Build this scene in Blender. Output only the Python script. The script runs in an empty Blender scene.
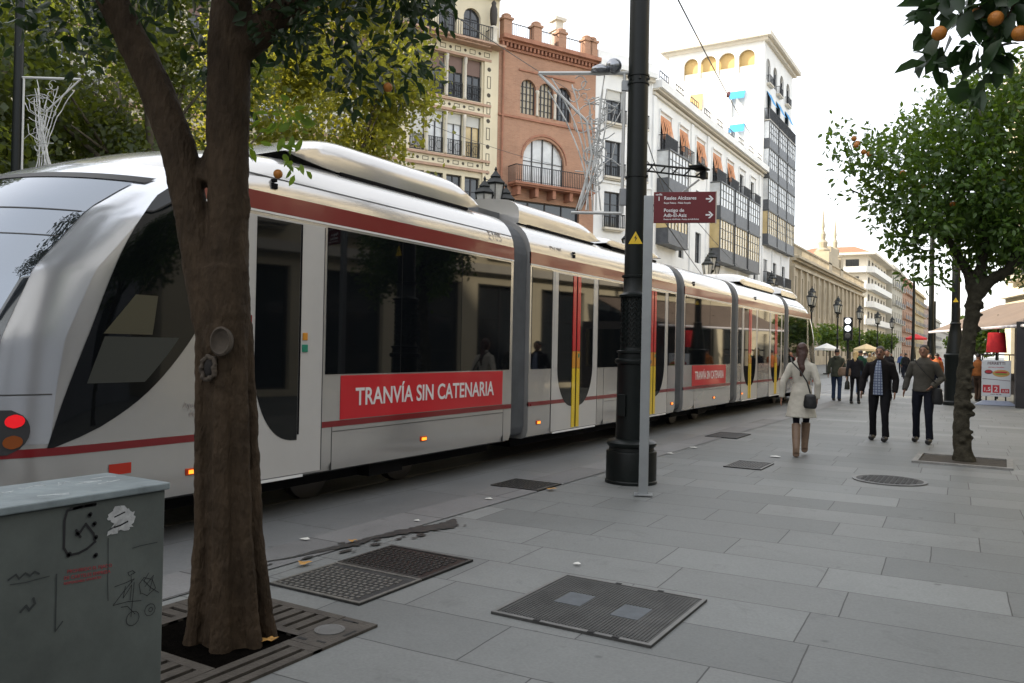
import bpy, math, random
import numpy as np
from mathutils import Vector, Matrix
R = math.radians
random.seed(7)
S = bpy.context.scene
COL = S.collection

# ------------------------------------------------------------------ camera
cd = bpy.data.cameras.new("camera")
cam = bpy.data.objects.new("camera", cd); COL.objects.link(cam)
cd.sensor_width = 36.0; cd.lens = 28.83; cd.clip_start = 0.05; cd.clip_end = 5000
cam.matrix_world = (Matrix.Translation((0, 0, 1.6)) @ Matrix.Rotation(R(30.8), 4, 'Z')
                    @ Matrix.Rotation(R(90.39), 4, 'X') @ Matrix.Rotation(R(1.14), 4, 'Z'))
S.camera = cam
S.render.resolution_x = 1024; S.render.resolution_y = 683

# ------------------------------------------------------------------ light
SUN_AZ = R(240)          # compass angle of the sun, clockwise from +Y
SUN_EL = R(29)
w = bpy.data.worlds.new("World"); S.world = w; w.use_nodes = True
wn = w.node_tree.nodes; wl = w.node_tree.links
bg = wn['Background']; sky = wn.new('ShaderNodeTexSky'); sky.sky_type = 'NISHITA'
sky.sun_disc = False; sky.sun_elevation = SUN_EL; sky.sun_rotation = SUN_AZ
sky.air_density = 1.0; sky.dust_density = 2.0; sky.ozone_density = 1.2
veil = wn.new('ShaderNodeMixRGB'); veil.inputs[0].default_value = 0.6; veil.inputs[2].default_value = (7.7, 7.6, 7.4, 1)   # thin high cloud
wl.new(sky.outputs[0], veil.inputs[1]); wl.new(veil.outputs[0], bg.inputs[0]); bg.inputs[1].default_value = 0.15
sl = bpy.data.lights.new("sun", 'SUN'); sl.energy = 4.0; sl.angle = R(0.5); sl.color = (1.0, 0.88, 0.70)
so = bpy.data.objects.new("sun", sl); COL.objects.link(so)
sd = Vector((math.sin(SUN_AZ)*math.cos(SUN_EL), math.cos(SUN_AZ)*math.cos(SUN_EL), math.sin(SUN_EL)))
so.rotation_euler = sd.to_track_quat('Z', 'Y').to_euler()
S.view_settings.view_transform = 'Standard'; S.view_settings.look = 'None'
S.view_settings.gamma = 1.0; S.view_settings.use_curve_mapping = False
S.view_settings.exposure = 1.08
S.cycles.max_bounces = 8

# ------------------------------------------------------------------ materials
MATS = {}
def mat(name, col, rough=0.6, metal=0.0, var=0.0, vscale=3.0, bump=0.0, bscale=40.0, emit=0, spec=None, coat=0.0, rvar=0.0, stretch=None):
    if name in MATS: return MATS[name]
    m = bpy.data.materials.new(name); m.use_nodes = True
    n = m.node_tree.nodes; l = m.node_tree.links; b = n['Principled BSDF']
    b.inputs['Base Color'].default_value = (*col, 1); b.inputs['Roughness'].default_value = rough
    b.inputs['Metallic'].default_value = metal
    if spec is not None: b.inputs['Specular IOR Level'].default_value = spec
    if coat: b.inputs['Coat Weight'].default_value = coat; b.inputs['Coat Roughness'].default_value = 0.05
    if emit: b.inputs['Emission Color'].default_value = (*col, 1); b.inputs['Emission Strength'].default_value = emit
    if var or bump or rvar:
        tc = n.new('ShaderNodeTexCoord')
        src = tc.outputs['Object']
        if stretch:
            mp = n.new('ShaderNodeMapping'); mp.inputs['Scale'].default_value = stretch
            l.new(src, mp.inputs[0]); src = mp.outputs[0]
    if var or rvar:
        t = n.new('ShaderNodeTexNoise'); t.inputs['Scale'].default_value = vscale; t.inputs['Detail'].default_value = 8
        t.inputs['Roughness'].default_value = 0.65
        l.new(src, t.inputs['Vector'])
        if var:
            r = n.new('ShaderNodeValToRGB')
            r.color_ramp.elements[0].position = 0.3; r.color_ramp.elements[1].position = 0.7
            r.color_ramp.elements[0].color = (*[c*(1-var) for c in col], 1)
            r.color_ramp.elements[1].color = (*[min(1, c*(1+var*0.6)) for c in col], 1)
            l.new(t.outputs[0], r.inputs[0]); l.new(r.outputs[0], b.inputs['Base Color'])
        if rvar:
            mr = n.new('ShaderNodeMapRange'); mr.inputs[3].default_value = max(0, rough-rvar); mr.inputs[4].default_value = rough+rvar
            l.new(t.outputs[0], mr.inputs[0]); l.new(mr.outputs[0], b.inputs['Roughness'])
    if bump:
        t2 = n.new('ShaderNodeTexNoise'); t2.inputs['Scale'].default_value = bscale; t2.inputs['Detail'].default_value = 5
        l.new(src, t2.inputs['Vector'])
        bm_ = n.new('ShaderNodeBump'); bm_.inputs['Strength'].default_value = bump; bm_.inputs['Distance'].default_value = 0.02
        l.new(t2.outputs[0], bm_.inputs['Height']); l.new(bm_.outputs[0], b.inputs['Normal'])
    MATS[name] = m; return m

def leafmat(name, ca, cb, trans=0.35, tcol=(0.35, 0.45, 0.05), scale=3.0):
    if name in MATS: return MATS[name]
    m = bpy.data.materials.new(name); m.use_nodes = True
    n = m.node_tree.nodes; l = m.node_tree.links; b = n['Principled BSDF']; out = n['Material Output']
    tc = n.new('ShaderNodeTexCoord'); t = n.new('ShaderNodeTexNoise'); t.inputs['Scale'].default_value = scale; t.inputs['Detail'].default_value = 6
    t.inputs['Roughness'].default_value = 0.8
    l.new(tc.outputs['Object'], t.inputs['Vector'])
    r = n.new('ShaderNodeValToRGB'); r.color_ramp.elements[0].position = 0.35; r.color_ramp.elements[1].position = 0.68
    r.color_ramp.elements[0].color = (*ca, 1); r.color_ramp.elements[1].color = (*cb, 1)
    l.new(t.outputs[0], r.inputs[0]); l.new(r.outputs[0], b.inputs['Base Color'])
    b.inputs['Roughness'].default_value = 0.42
    tr = n.new('ShaderNodeBsdfTranslucent'); tr.inputs[0].default_value = (*tcol, 1)
    mx = n.new('ShaderNodeMixShader'); mx.inputs[0].default_value = trans
    l.new(b.outputs[0], mx.inputs[1]); l.new(tr.outputs[0], mx.inputs[2]); l.new(mx.outputs[0], out.inputs[0])
    MATS[name] = m; return m

def brickmat(name, c1, c2, cm, bw, rh, mort, rough=0.6, offset=0.5, rotz=0.0, vertical=None, bump=0.3, stain=0.25, freq=2, spec=0.5):
    """brick / slab pattern in world metres. vertical=(ux,uy) maps a wall whose run is that direction."""
    if name in MATS: return MATS[name]
    m = bpy.data.materials.new(name); m.use_nodes = True
    n = m.node_tree.nodes; l = m.node_tree.links; b = n['Principled BSDF']
    tc = n.new('ShaderNodeNewGeometry')
    if vertical:
        sx = n.new('ShaderNodeSeparateXYZ'); l.new(tc.outputs['Position'], sx.inputs[0])
        d = n.new('ShaderNodeVectorMath'); d.operation = 'DOT_PRODUCT'; d.inputs[1].default_value = (*vertical, 0)
        l.new(tc.outputs['Position'], d.inputs[0])
        cx = n.new('ShaderNodeCombineXYZ'); l.new(d.outputs['Value'], cx.inputs[0]); l.new(sx.outputs[2], cx.inputs[1])
        vec = cx.outputs[0]
    else:
        mp = n.new('ShaderNodeMapping'); mp.inputs['Rotation'].default_value = (0, 0, rotz)
        l.new(tc.outputs['Position'], mp.inputs[0])
        wob = n.new('ShaderNodeTexNoise'); wob.inputs['Scale'].default_value = 1.7; wob.inputs['Detail'].default_value = 4; l.new(tc.outputs['Position'], wob.inputs['Vector'])
        wv = n.new('ShaderNodeVectorMath'); wv.operation = 'MULTIPLY_ADD'; wv.inputs[1].default_value = (0.02, 0.02, 0); l.new(wob.outputs['Color'], wv.inputs[0]); l.new(mp.outputs[0], wv.inputs[2])
        sp_ = n.new('ShaderNodeSeparateXYZ'); l.new(wv.outputs[0], sp_.inputs[0])
        dv = n.new('ShaderNodeMath'); dv.operation = 'DIVIDE'; dv.inputs[1].default_value = rh; l.new(sp_.outputs[1], dv.inputs[0])
        flr = n.new('ShaderNodeMath'); flr.operation = 'FLOOR'; l.new(dv.outputs[0], flr.inputs[0])
        wno = n.new('ShaderNodeTexWhiteNoise'); wno.noise_dimensions = '1D'; l.new(flr.outputs[0], wno.inputs['W'])
        ma = n.new('ShaderNodeMath'); ma.operation = 'MULTIPLY_ADD'; ma.inputs[1].default_value = bw; l.new(wno.outputs['Value'], ma.inputs[0]); l.new(sp_.outputs[0], ma.inputs[2])
        cb_ = n.new('ShaderNodeCombineXYZ'); l.new(ma.outputs[0], cb_.inputs[0]); l.new(sp_.outputs[1], cb_.inputs[1]); vec = cb_.outputs[0]
    br = n.new('ShaderNodeTexBrick'); br.offset = offset; br.offset_frequency = freq; br.squash = 1.0
    br.inputs['Color1'].default_value = (*c1, 1); br.inputs['Color2'].default_value = (*c2, 1); br.inputs['Mortar'].default_value = (*cm, 1)
    br.inputs['Scale'].default_value = 1; br.inputs['Brick Width'].default_value = bw; br.inputs['Row Height'].default_value = rh
    br.inputs['Mortar Size'].default_value = mort; br.inputs['Mortar Smooth'].default_value = 0.1
    l.new(vec, br.inputs['Vector'])
    t = n.new('ShaderNodeTexNoise'); t.inputs['Scale'].default_value = 0.55; t.inputs['Detail'].default_value = 9; t.inputs['Roughness'].default_value = 0.7
    l.new(tc.outputs['Position'], t.inputs['Vector'])
    mr = n.new('ShaderNodeMapRange'); mr.inputs[1].default_value = 0.3; mr.inputs[2].default_value = 0.7
    mr.inputs[3].default_value = 1-stain; mr.inputs[4].default_value = 1+stain*0.5
    l.new(t.outputs[0], mr.inputs[0])
    t3 = n.new('ShaderNodeTexNoise'); t3.inputs['Scale'].default_value = 60; t3.inputs['Detail'].default_value = 3
    l.new(tc.outputs['Position'], t3.inputs['Vector'])
    mr3 = n.new('ShaderNodeMapRange'); mr3.inputs[1].default_value = 0.3; mr3.inputs[2].default_value = 0.7; mr3.inputs[3].default_value = 0.9; mr3.inputs[4].default_value = 1.08
    l.new(t3.outputs[0], mr3.inputs[0])
    mm = n.new('ShaderNodeMath'); mm.operation = 'MULTIPLY'; l.new(mr.outputs[0], mm.inputs[0]); l.new(mr3.outputs[0], mm.inputs[1])
    if not vertical:      # chewing gum, drips and grime with shapes of their own
        vo = n.new('ShaderNodeTexVoronoi'); vo.inputs['Scale'].default_value = 1.9; l.new(tc.outputs['Position'], vo.inputs['Vector'])
        ms = n.new('ShaderNodeMapRange'); ms.inputs[1].default_value = 0.035; ms.inputs[2].default_value = 0.06; ms.inputs[3].default_value = 0.62; ms.inputs[4].default_value = 1.0; l.new(vo.outputs['Distance'], ms.inputs[0])
        t4 = n.new('ShaderNodeTexNoise'); t4.inputs['Scale'].default_value = 2.6; t4.inputs['Detail'].default_value = 10; t4.inputs['Roughness'].default_value = 0.75; t4.inputs['Distortion'].default_value = 1.2
        l.new(tc.outputs['Position'], t4.inputs['Vector'])
        m4 = n.new('ShaderNodeMapRange'); m4.inputs[1].default_value = 0.56; m4.inputs[2].default_value = 0.72; m4.inputs[3].default_value = 1.0; m4.inputs[4].default_value = 0.72; l.new(t4.outputs[0], m4.inputs[0])
        q1 = n.new('ShaderNodeMath'); q1.operation = 'MULTIPLY'; l.new(ms.outputs[0], q1.inputs[0]); l.new(m4.outputs[0], q1.inputs[1])
        q2 = n.new('ShaderNodeMath'); q2.operation = 'MULTIPLY'; l.new(q1.outputs[0], q2.inputs[0]); l.new(mm.outputs[0], q2.inputs[1]); mm = q2
    if not vertical:
        cl_ = n.new('ShaderNodeMath'); cl_.operation = 'DIVIDE'; cl_.inputs[1].default_value = bw; l.new(ma.outputs[0], cl_.inputs[0])
        cf_ = n.new('ShaderNodeMath'); cf_.operation = 'FLOOR'; l.new(cl_.outputs[0], cf_.inputs[0])
        cc_ = n.new('ShaderNodeCombineXYZ'); l.new(cf_.outputs[0], cc_.inputs[0]); l.new(flr.outputs[0], cc_.inputs[1])
        w2_ = n.new('ShaderNodeTexWhiteNoise'); w2_.noise_dimensions = '2D'; l.new(cc_.outputs[0], w2_.inputs['Vector'])
        r2_ = n.new('ShaderNodeMapRange'); r2_.inputs[1].default_value = 0.88; r2_.inputs[2].default_value = 1.0; r2_.inputs[3].default_value = 1.0; r2_.inputs[4].default_value = 1.28; l.new(w2_.outputs['Value'], r2_.inputs[0])
        q5 = n.new('ShaderNodeMath'); q5.operation = 'MULTIPLY'; l.new(r2_.outputs[0], q5.inputs[0]); l.new(mm.outputs[0], q5.inputs[1]); mm = q5
    vm = n.new('ShaderNodeVectorMath'); vm.operation = 'SCALE'; l.new(br.outputs['Color'], vm.inputs[0]); l.new(mm.outputs[0], vm.inputs['Scale'])
    l.new(vm.outputs[0], b.inputs['Base Color'])
    mr2 = n.new('ShaderNodeMapRange'); mr2.inputs[3].default_value = rough-0.12; mr2.inputs[4].default_value = rough+0.12
    l.new(t.outputs[0], mr2.inputs[0]); l.new(mr2.outputs[0], b.inputs['Roughness'])
    b.inputs['Specular IOR Level'].default_value = spec
    iv = n.new('ShaderNodeMath'); iv.operation = 'SUBTRACT'; iv.inputs[0].default_value = 1; l.new(br.outputs['Fac'], iv.inputs[1])
    bp = n.new('ShaderNodeBump'); bp.inputs['Strength'].default_value = bump; bp.inputs['Distance'].default_value = 0.01
    l.new(iv.outputs[0], bp.inputs['Height']); l.new(bp.outputs[0], b.inputs['Normal'])
    MATS[name] = m; return m

# ------------------------------------------------------------------ mesh builder
class MB:
    def __init__(s): s.v = []; s.f = []
    def add(s, vs, fs):
        o = len(s.v); s.v += [tuple(v) for v in vs]; s.f += [tuple(i+o for i in f) for f in fs]; return s
    def box(s, c, d, M=None):
        x, y, z = d[0]/2, d[1]/2, d[2]/2
        vs = [Vector((sx*x, sy*y, sz*z)) for sz in (-1, 1) for sy in (-1, 1) for sx in (-1, 1)]
        if M is not None: vs = [M @ v for v in vs]
        c = Vector(c); vs = [v+c for v in vs]
        return s.add(vs, [(0, 2, 3, 1), (4, 5, 7, 6), (0, 1, 5, 4), (2, 6, 7, 3), (0, 4, 6, 2), (1, 3, 7, 5)])
    def mm(s, a, b):
        return s.box([(a[i]+b[i])/2 for i in range(3)], [abs(b[i]-a[i]) for i in range(3)])
    def lathe(s, c, prof, n=24, M=None):
        vs = []; fs = []
        for (r, z) in prof:
            for k in range(n):
                a = 2*math.pi*k/n; vs.append(Vector((r*math.cos(a), r*math.sin(a), z)))
        for i in range(len(prof)-1):
            for k in range(n):
                k2 = (k+1) % n; fs.append((i*n+k, i*n+k2, (i+1)*n+k2, (i+1)*n+k))
        fs.append(tuple(range(n-1, -1, -1))); fs.append(tuple((len(prof)-1)*n+k for k in range(n)))
        if M is not None: vs = [M @ v for v in vs]
        c = Vector(c); return s.add([v+c for v in vs], fs)
    def tube(s, pts, rad, n=8, cap=True, ell=None, up=None):
        pts = [Vector(p) for p in pts]
        if not hasattr(rad, '__len__'): rad = [rad]*len(pts)
        vs = []; fs = []; prev = None
        for i, p in enumerate(pts):
            t = (pts[min(i+1, len(pts)-1)]-pts[max(i-1, 0)])
            if t.length < 1e-9: t = Vector((0, 0, 1))
            t.normalize()
            if prev is None:
                a = Vector(up) if up else (Vector((1, 0, 0)) if abs(t.x) < 0.8 else Vector((0, 1, 0)))
            else: a = prev
            a = (a-t*a.dot(t)).normalized(); b = t.cross(a); prev = a
            ea, eb = (1, 1) if ell is None else (ell[i] if hasattr(ell[i], '__len__') else (1, ell[i]))
            for k in range(n):
                th = 2*math.pi*k/n; vs.append(p+a*(math.cos(th)*rad[i]*ea)+b*(math.sin(th)*rad[i]*eb))
        for i in range(len(pts)-1):
            for k in range(n):
                k2 = (k+1) % n; fs.append((i*n+k, i*n+k2, (i+1)*n+k2, (i+1)*n+k))
        if cap: fs.append(tuple(range(n-1, -1, -1))); fs.append(tuple((len(pts)-1)*n+k for k in range(n)))
        return s.add(vs, fs)
    def ball(s, c, r, n=12, m=8, M=None):
        rx, ry, rz = (r, r, r) if not hasattr(r, '__len__') else r
        vs = [Vector((0, 0, -rz))]; fs = []
        for j in range(1, m):
            a = math.pi*j/m-math.pi/2
            for k in range(n):
                t = 2*math.pi*k/n; vs.append(Vector((rx*math.cos(a)*math.cos(t), ry*math.cos(a)*math.sin(t), rz*math.sin(a))))
        vs.append(Vector((0, 0, rz))); top = len(vs)-1
        for k in range(n):
            k2 = (k+1) % n; fs.append((0, 1+k2, 1+k)); fs.append((top, 1+(m-2)*n+k, 1+(m-2)*n+k2))
            for j in range(m-2): fs.append((1+j*n+k, 1+j*n+k2, 1+(j+1)*n+k2, 1+(j+1)*n+k))
        if M is not None: vs = [M @ v for v in vs]
        c = Vector(c); return s.add([v+c for v in vs], fs)
    def build(s, name, m, parent=None, smooth=False, loc=None, bevel=0):
        me = bpy.data.meshes.new(name); me.from_pydata(s.v, [], s.f); me.update()
        return link(name, me, m, parent, smooth, loc, bevel)
def link(name, me, m, parent=None, smooth=False, loc=None, bevel=0):
    if m is not None: me.materials.append(m)
    if smooth: me.polygons.foreach_set('use_smooth', [True]*len(me.polygons))
    o = bpy.data.objects.new(name, me); COL.objects.link(o)
    if parent is not None: o.parent = parent
    if loc is not None: o.location = loc
    if smooth == 'auto':
        try: me.set_sharp_from_angle(angle=R(38))
        except Exception: pass
    if bevel:
        b = o.modifiers.new('bevel', 'BEVEL'); b.width = bevel; b.segments = 2; b.limit_method = 'ANGLE'
    return o
def tag(o, label=None, cat=None, group=None, kind=None):
    if label: o['label'] = label
    if cat: o['category'] = cat
    if group: o['group'] = group
    if kind: o['kind'] = kind
    return o
def thing(name, label, cat, loc=(0, 0, 0), rz=0, group=None):
    o = bpy.data.objects.new(name, None); COL.objects.link(o); o.location = loc; o.rotation_euler = (0, 0, rz)
    o.empty_display_size = 0.3
    return tag(o, label, cat, group)
def structure(o, label=None): o['kind'] = 'structure'; return o
def children(o): return [c for c in bpy.data.objects if c.parent == o]
def copy_tree(o, parent=None):
    c = o.copy(); COL.objects.link(c)
    if parent is not None: c.parent = parent
    for ch in children(o): copy_tree(ch, c)
    return c
def text(name, s, size, M, m, parent=None, ext=0.002, bold=0.0, align='LEFT', sx=1.0):
    cu = bpy.data.curves.new(name, 'FONT'); cu.body = s; cu.size = size; cu.extrude = ext; cu.offset = bold; cu.align_x = align
    to = bpy.data.objects.new('tmp', cu); COL.objects.link(to)
    dg = bpy.context.evaluated_depsgraph_get(); dg.update()
    me = bpy.data.meshes.new_from_object(to.evaluated_get(dg)); me.name = name
    bpy.data.objects.remove(to); me.transform(M @ Matrix.Diagonal((sx, 1, 1, 1)))
    me.materials.clear()
    return link(name, me, m, parent)
def face_mat(pos, right, up):
    """matrix whose text x axis runs along right and y axis along up"""
    r = Vector(right).normalized(); u = Vector(up).normalized(); n = r.cross(u)
    return Matrix.Translation(pos) @ Matrix((r, u, n)).transposed().to_4x4()

# ------------------------------------------------------------------ ground
slab = brickmat('paving_slabs', (0.138, 0.145, 0.142), (0.184, 0.191, 0.186), (0.05, 0.05, 0.05), 1.15, 0.60, 0.0045, rough=0.6, offset=0.0, rotz=R(-2.5), bump=0.5, stain=0.2, freq=2, spec=0.35)
trackslab = brickmat('track_paving', (0.142, 0.147, 0.150), (0.162, 0.168, 0.171), (0.06, 0.06, 0.06), 2.0, 0.8, 0.006, rough=0.5, offset=0.5, rotz=R(90), bump=0.4, stain=0.22, spec=0.5)
edge = brickmat('edging_stone', (0.15, 0.15, 0.15), (0.185, 0.185, 0.185), (0.035, 0.035, 0.035), 5.0, 1.25, 0.007, rough=0.6, offset=0.0, bump=0.5, stain=0.3)
g = MB(); g.add([(-900, -500, -0.012), (900, -500, -0.012), (900, 1500, -0.012), (-900, 1500, -0.012)], [(0, 1, 2, 3)])
structure(g.build('ground', slab))
g = MB(); g.add([(-4.85, -30, -0.008), (-4.85, 420, -0.008), (-9.6, 420, -0.008), (-9.6, -30, -0.008)], [(0, 1, 2, 3)])
structure(g.build('tramway', trackslab))
g = MB(); g.add([(-4.42, -30, -0.004), (-4.42, 420, -0.004), (-4.88, 420, -0.004), (-4.88, -30, -0.004)], [(0, 1, 2, 3)])
structure(g.build('edging', edge))
railm = mat('rail_steel', (0.16, 0.15, 0.14), 0.35, 0.9)
g = MB()
for x in (-6.2, -7.63): g.mm((x-0.03, -30, -0.02), (x+0.03, 420, -0.002))
structure(g.build('rails', railm))

# ------------------------------------------------------------------ ground covers
iron = mat('cast_iron', (0.04, 0.04, 0.04), 0.6, 0.3, spec=.3, var=0.35, vscale=6, bump=0.3, bscale=60)
steelcover = mat('cover_steel', (0.06, 0.06, 0.058), 0.6, 0.0, spec=.3, var=0.45, vscale=4, bump=0.4, bscale=90)
lightmetal = mat('worn_metal', (0.15, 0.15, 0.145), 0.5, 0.4, var=0.2, vscale=8)
def framed_cover(name, label, x0, x1, y0, y1, kind, m, rim):
    t = thing(name, label, 'manhole cover', ((x0+x1)/2, (y0+y1)/2, 0))
    w2, h2 = (x1-x0)/2, (y1-y0)/2
    b = MB(); b.mm((-w2, -h2, -0.03), (w2, h2, 0.001))
    rr = 0.025
    f = MB()
    f.mm((-w2, -h2, 0), (w2, -h2+rr, 0.006)); f.mm((-w2, h2-rr, 0), (w2, h2, 0.006))
    f.mm((-w2, -h2+rr, 0), (-w2+rr, h2-rr, 0.006)); f.mm((w2-rr, -h2+rr, 0), (w2, h2-rr, 0.006))
    b.build('plate', m, t); f.build('rim', rim, t)
    d = MB()
    if kind == 'ribs':
        n = 44
        for i in range(n):
            x = -w2+0.05+(2*w2-0.1)*i/(n-1)
            segs = [(-h2+0.05, h2-0.05)]
            for (a0, a1, c0, c1) in ((-w2+0.21, -w2+0.41, -0.11, 0.15), (w2-0.41, w2-0.21, -0.15, 0.11)):
                if a0 < x < a1: segs = [(-h2+0.05, c0), (c1, h2-0.05)]
            for s0, s1 in segs: d.mm((x-0.004, s0, 0.0008), (x+0.004, s1, 0.004))
        d.build('ribs', m, t)
        for q in ((-w2+.22, -w2+.40, -.10, .14), (w2-.40, w2-.22, -.14, .10)): e = MB(); e.mm((q[0], q[2], .0008), (q[1], q[3], .003)); e.build('inset_panel', mat('blue_grey_plate', (0.085, 0.10, 0.115), 0.45, 0.4, var=.3, vscale=12), t)
        for q in ((-0.1, h2-0.01), (0.2, h2-0.01), (-0.2, -h2+0.01), (0.15, -h2+0.01), (0.3, -h2+0.01)): k = MB(); k.mm((q[0]-0.02, q[1]-0.012, 0.004), (q[0]+0.02, q[1]+0.012, 0.0085)); k.build('lift_slot', mat('slot_black', (0.01, 0.01, 0.01), 0.8), t)
    if kind == 'studs':
        nx = int((2*w2-0.08)/0.048); ny = int((2*h2-0.08)/0.048)
        for i in range(nx):
            for j in range(ny):
                x = -w2+0.05+0.048*i+(0.012 if j % 2 else 0); y = -h2+0.05+0.048*j
                d.mm((x-0.013, y-0.013, 0.0008), (x+0.013, y+0.013, 0.006))
        d.build('studs', rim, t)
    return t
framed_cover('manhole_cover', 'large rectangular ribbed steel cover with two blue-grey insets, in the open paving', -2.62, -1.60, 4.21, 5.20, 'ribs', steelcover, lightmetal)
darkstud = mat('stud_dark', (0.05, 0.05, 0.048), 0.45, 0.5)
framed_cover('manhole_cover', 'light worn half of the double studded cover, nearest the big trunk', -4.15, -3.37, 3.88, 4.52, 'studs', iron, mat('stud_light', (0.17, 0.165, 0.15), 0.5, 0.5, var=0.3, vscale=12))
framed_cover('manhole_cover', 'dark damp half of the double studded cover, farther from the trunk', -4.15, -3.37, 4.53, 5.15, 'studs', mat('damp_iron', (0.018, 0.018, 0.017), 0.35, 0.5), darkstud)
framed_cover('drain_cover', 'small dark square cover by the edging left of the black post', -5.05, -4.42, 8.05, 8.62, 'studs', iron, darkstud)
framed_cover('drain_grid', 'light-rimmed rectangular drain grid behind the sign post', -3.3, -2.78, 11.35, 12.1, 'studs', iron, lightmetal)
framed_cover('drain_cover', 'dark plate in the edging far behind the black post', -4.75, -4.15, 15.1, 16.1, 'none', iron, iron)
t = thing('round_manhole', 'round iron manhole cover in the paving left of the knobbly tree', 'manhole cover', (-1.2, 11.5, 0))
MB().lathe((0, 0, 0), [(0.44, -0.03), (0.44, 0.004), (0.40, 0.004), (0.395, 0.001)], 40).build('rim', lightmetal, t)
d = MB(); d.lathe((0, 0, 0), [(0.394, -0.02), (0.394, 0.002)], 40)
for i in range(-6, 7):
    for j in range(-6, 7):
        if i*i+j*j < 34: d.mm((i*0.06-0.02, j*0.06-0.02, 0.0), (i*0.06+0.02, j*0.06+0.02, 0.007))
d.build('plate', iron, t)
# wet stain and litter
rs = random.Random(3)
g = MB(); path = [(-4.62, 4.15, .012), (-4.52, 4.45, .02), (-4.50, 4.75, .05), (-4.45, 5.0, .07), (-4.46, 5.25, .05), (-4.42, 5.5, .08), (-4.36, 5.75, .13), (-4.28, 5.95, .15), (-4.27, 6.08, .10), (-4.33, 6.3, .02)]
top = []; bot = []
for i in range(len(path)-1):
    for k in range(8):
        t_ = k/8; x = path[i][0]+(path[i+1][0]-path[i][0])*t_; y = path[i][1]+(path[i+1][1]-path[i][1])*t_; w_ = path[i][2]+(path[i+1][2]-path[i][2])*t_
        top.append((x-w_*.5*(1+rs.uniform(-.35, .35)), y+rs.uniform(-.01, .01), 0.0006)); bot.append((x+w_*(1+rs.uniform(-.3, .3)), y+rs.uniform(-.01, .01), 0.0006))
n_ = len(top); g.add(top+bot, [(i, i+1, n_+i+1, n_+i) for i in range(n_-1)])
for k in range(26):
    y = rs.uniform(4.1, 6.2); x = -4.5+.12*(y-4.1)+rs.uniform(-.16, .2); q = rs.uniform(.01, .035); g.add([(x+q*(1+rs.uniform(-.4, .4))*math.cos(a*.9), y+q*2*(1+rs.uniform(-.4, .4))*math.sin(a*.9), 0.0005) for a in range(7)], [tuple(range(7))])
tag(g.build('damp_stain', mat('damp_stain', (0.040, 0.041, 0.040), 0.45, var=0.3, vscale=9, spec=.3)), kind='structure')
lf = mat('dry_leaf', (0.42, 0.22, 0.05), 0.7, var=0.4, vscale=30)
pp = mat('paper_litter', (0.6, 0.6, 0.56), 0.7)
for (x, y, lab, m_, sc) in ((-3.34, 3.12, 'orange dry leaf lying in the opening of the tree grate', lf, .05), (-4.47, 5.05, 'yellow leaf lying on the damp stain by the studded cover', lf, .04), (-4.33, 8.2, 'yellow-brown leaf beside the small dark cover at the edging', lf, .06), (-4.3, 4.35, 'brown dry leaf on the edging stone beside the big trunk', lf, .05)):
    b = MB(); n = 9
    vs = [(0, 0, 0.02)]+[(sc*(1.0 if k % 2 else 0.55)*math.cos(2*math.pi*k/n*1.0), sc*1.3*(1.0 if k % 2 else 0.6)*math.sin(2*math.pi*k/n), 0.006+rs.uniform(0, .02)) for k in range(n)]
    b.add(vs, [(0, 1+k, 1+(k+1) % n) for k in range(n)])
    tag(b.build('fallen_leaf', m_, loc=(x, y, 0)), lab, 'leaf')
litter = [(-4.55, 6.0, 'pale scrap of litter just past the right end of the damp stain'), (-4.6, 7.3, 'pale scrap of litter on the edging short of the small dark square cover'), (-4.3, 11.1, 'white scrap on the edging right behind the black post'), (-4.38, 12.2, 'white scrap, middle of the line of scraps beyond the black post'), (-4.34, 13.2, 'white scrap, far end of the line of scraps beyond the black post'), (-2.95, 12.9, 'white scrap of paper behind the light-rimmed drain grid'), (-2.68, 5.5, 'tiny pale scrap behind the large ribbed cover'), (-4.85, 4.9, 'pale scrap at the left end of the damp stain')]
for i, (x, y, lab) in enumerate(litter):
    b = MB(); s_ = 0.026+0.012*(i % 3)+(0.02 if y > 11 else 0)
    b.add([(-s_, -s_*.6, 0.004), (s_*.9, -s_*.8, 0.008), (s_*1.1, s_*.5, 0.004), (0, s_*.9, 0.012), (-s_, s_*.4, 0.005)], [(0, 1, 2, 3, 4)])
    tag(b.build('paper_scrap', pp, loc=(x, y, 0)), lab, 'litter')

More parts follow.
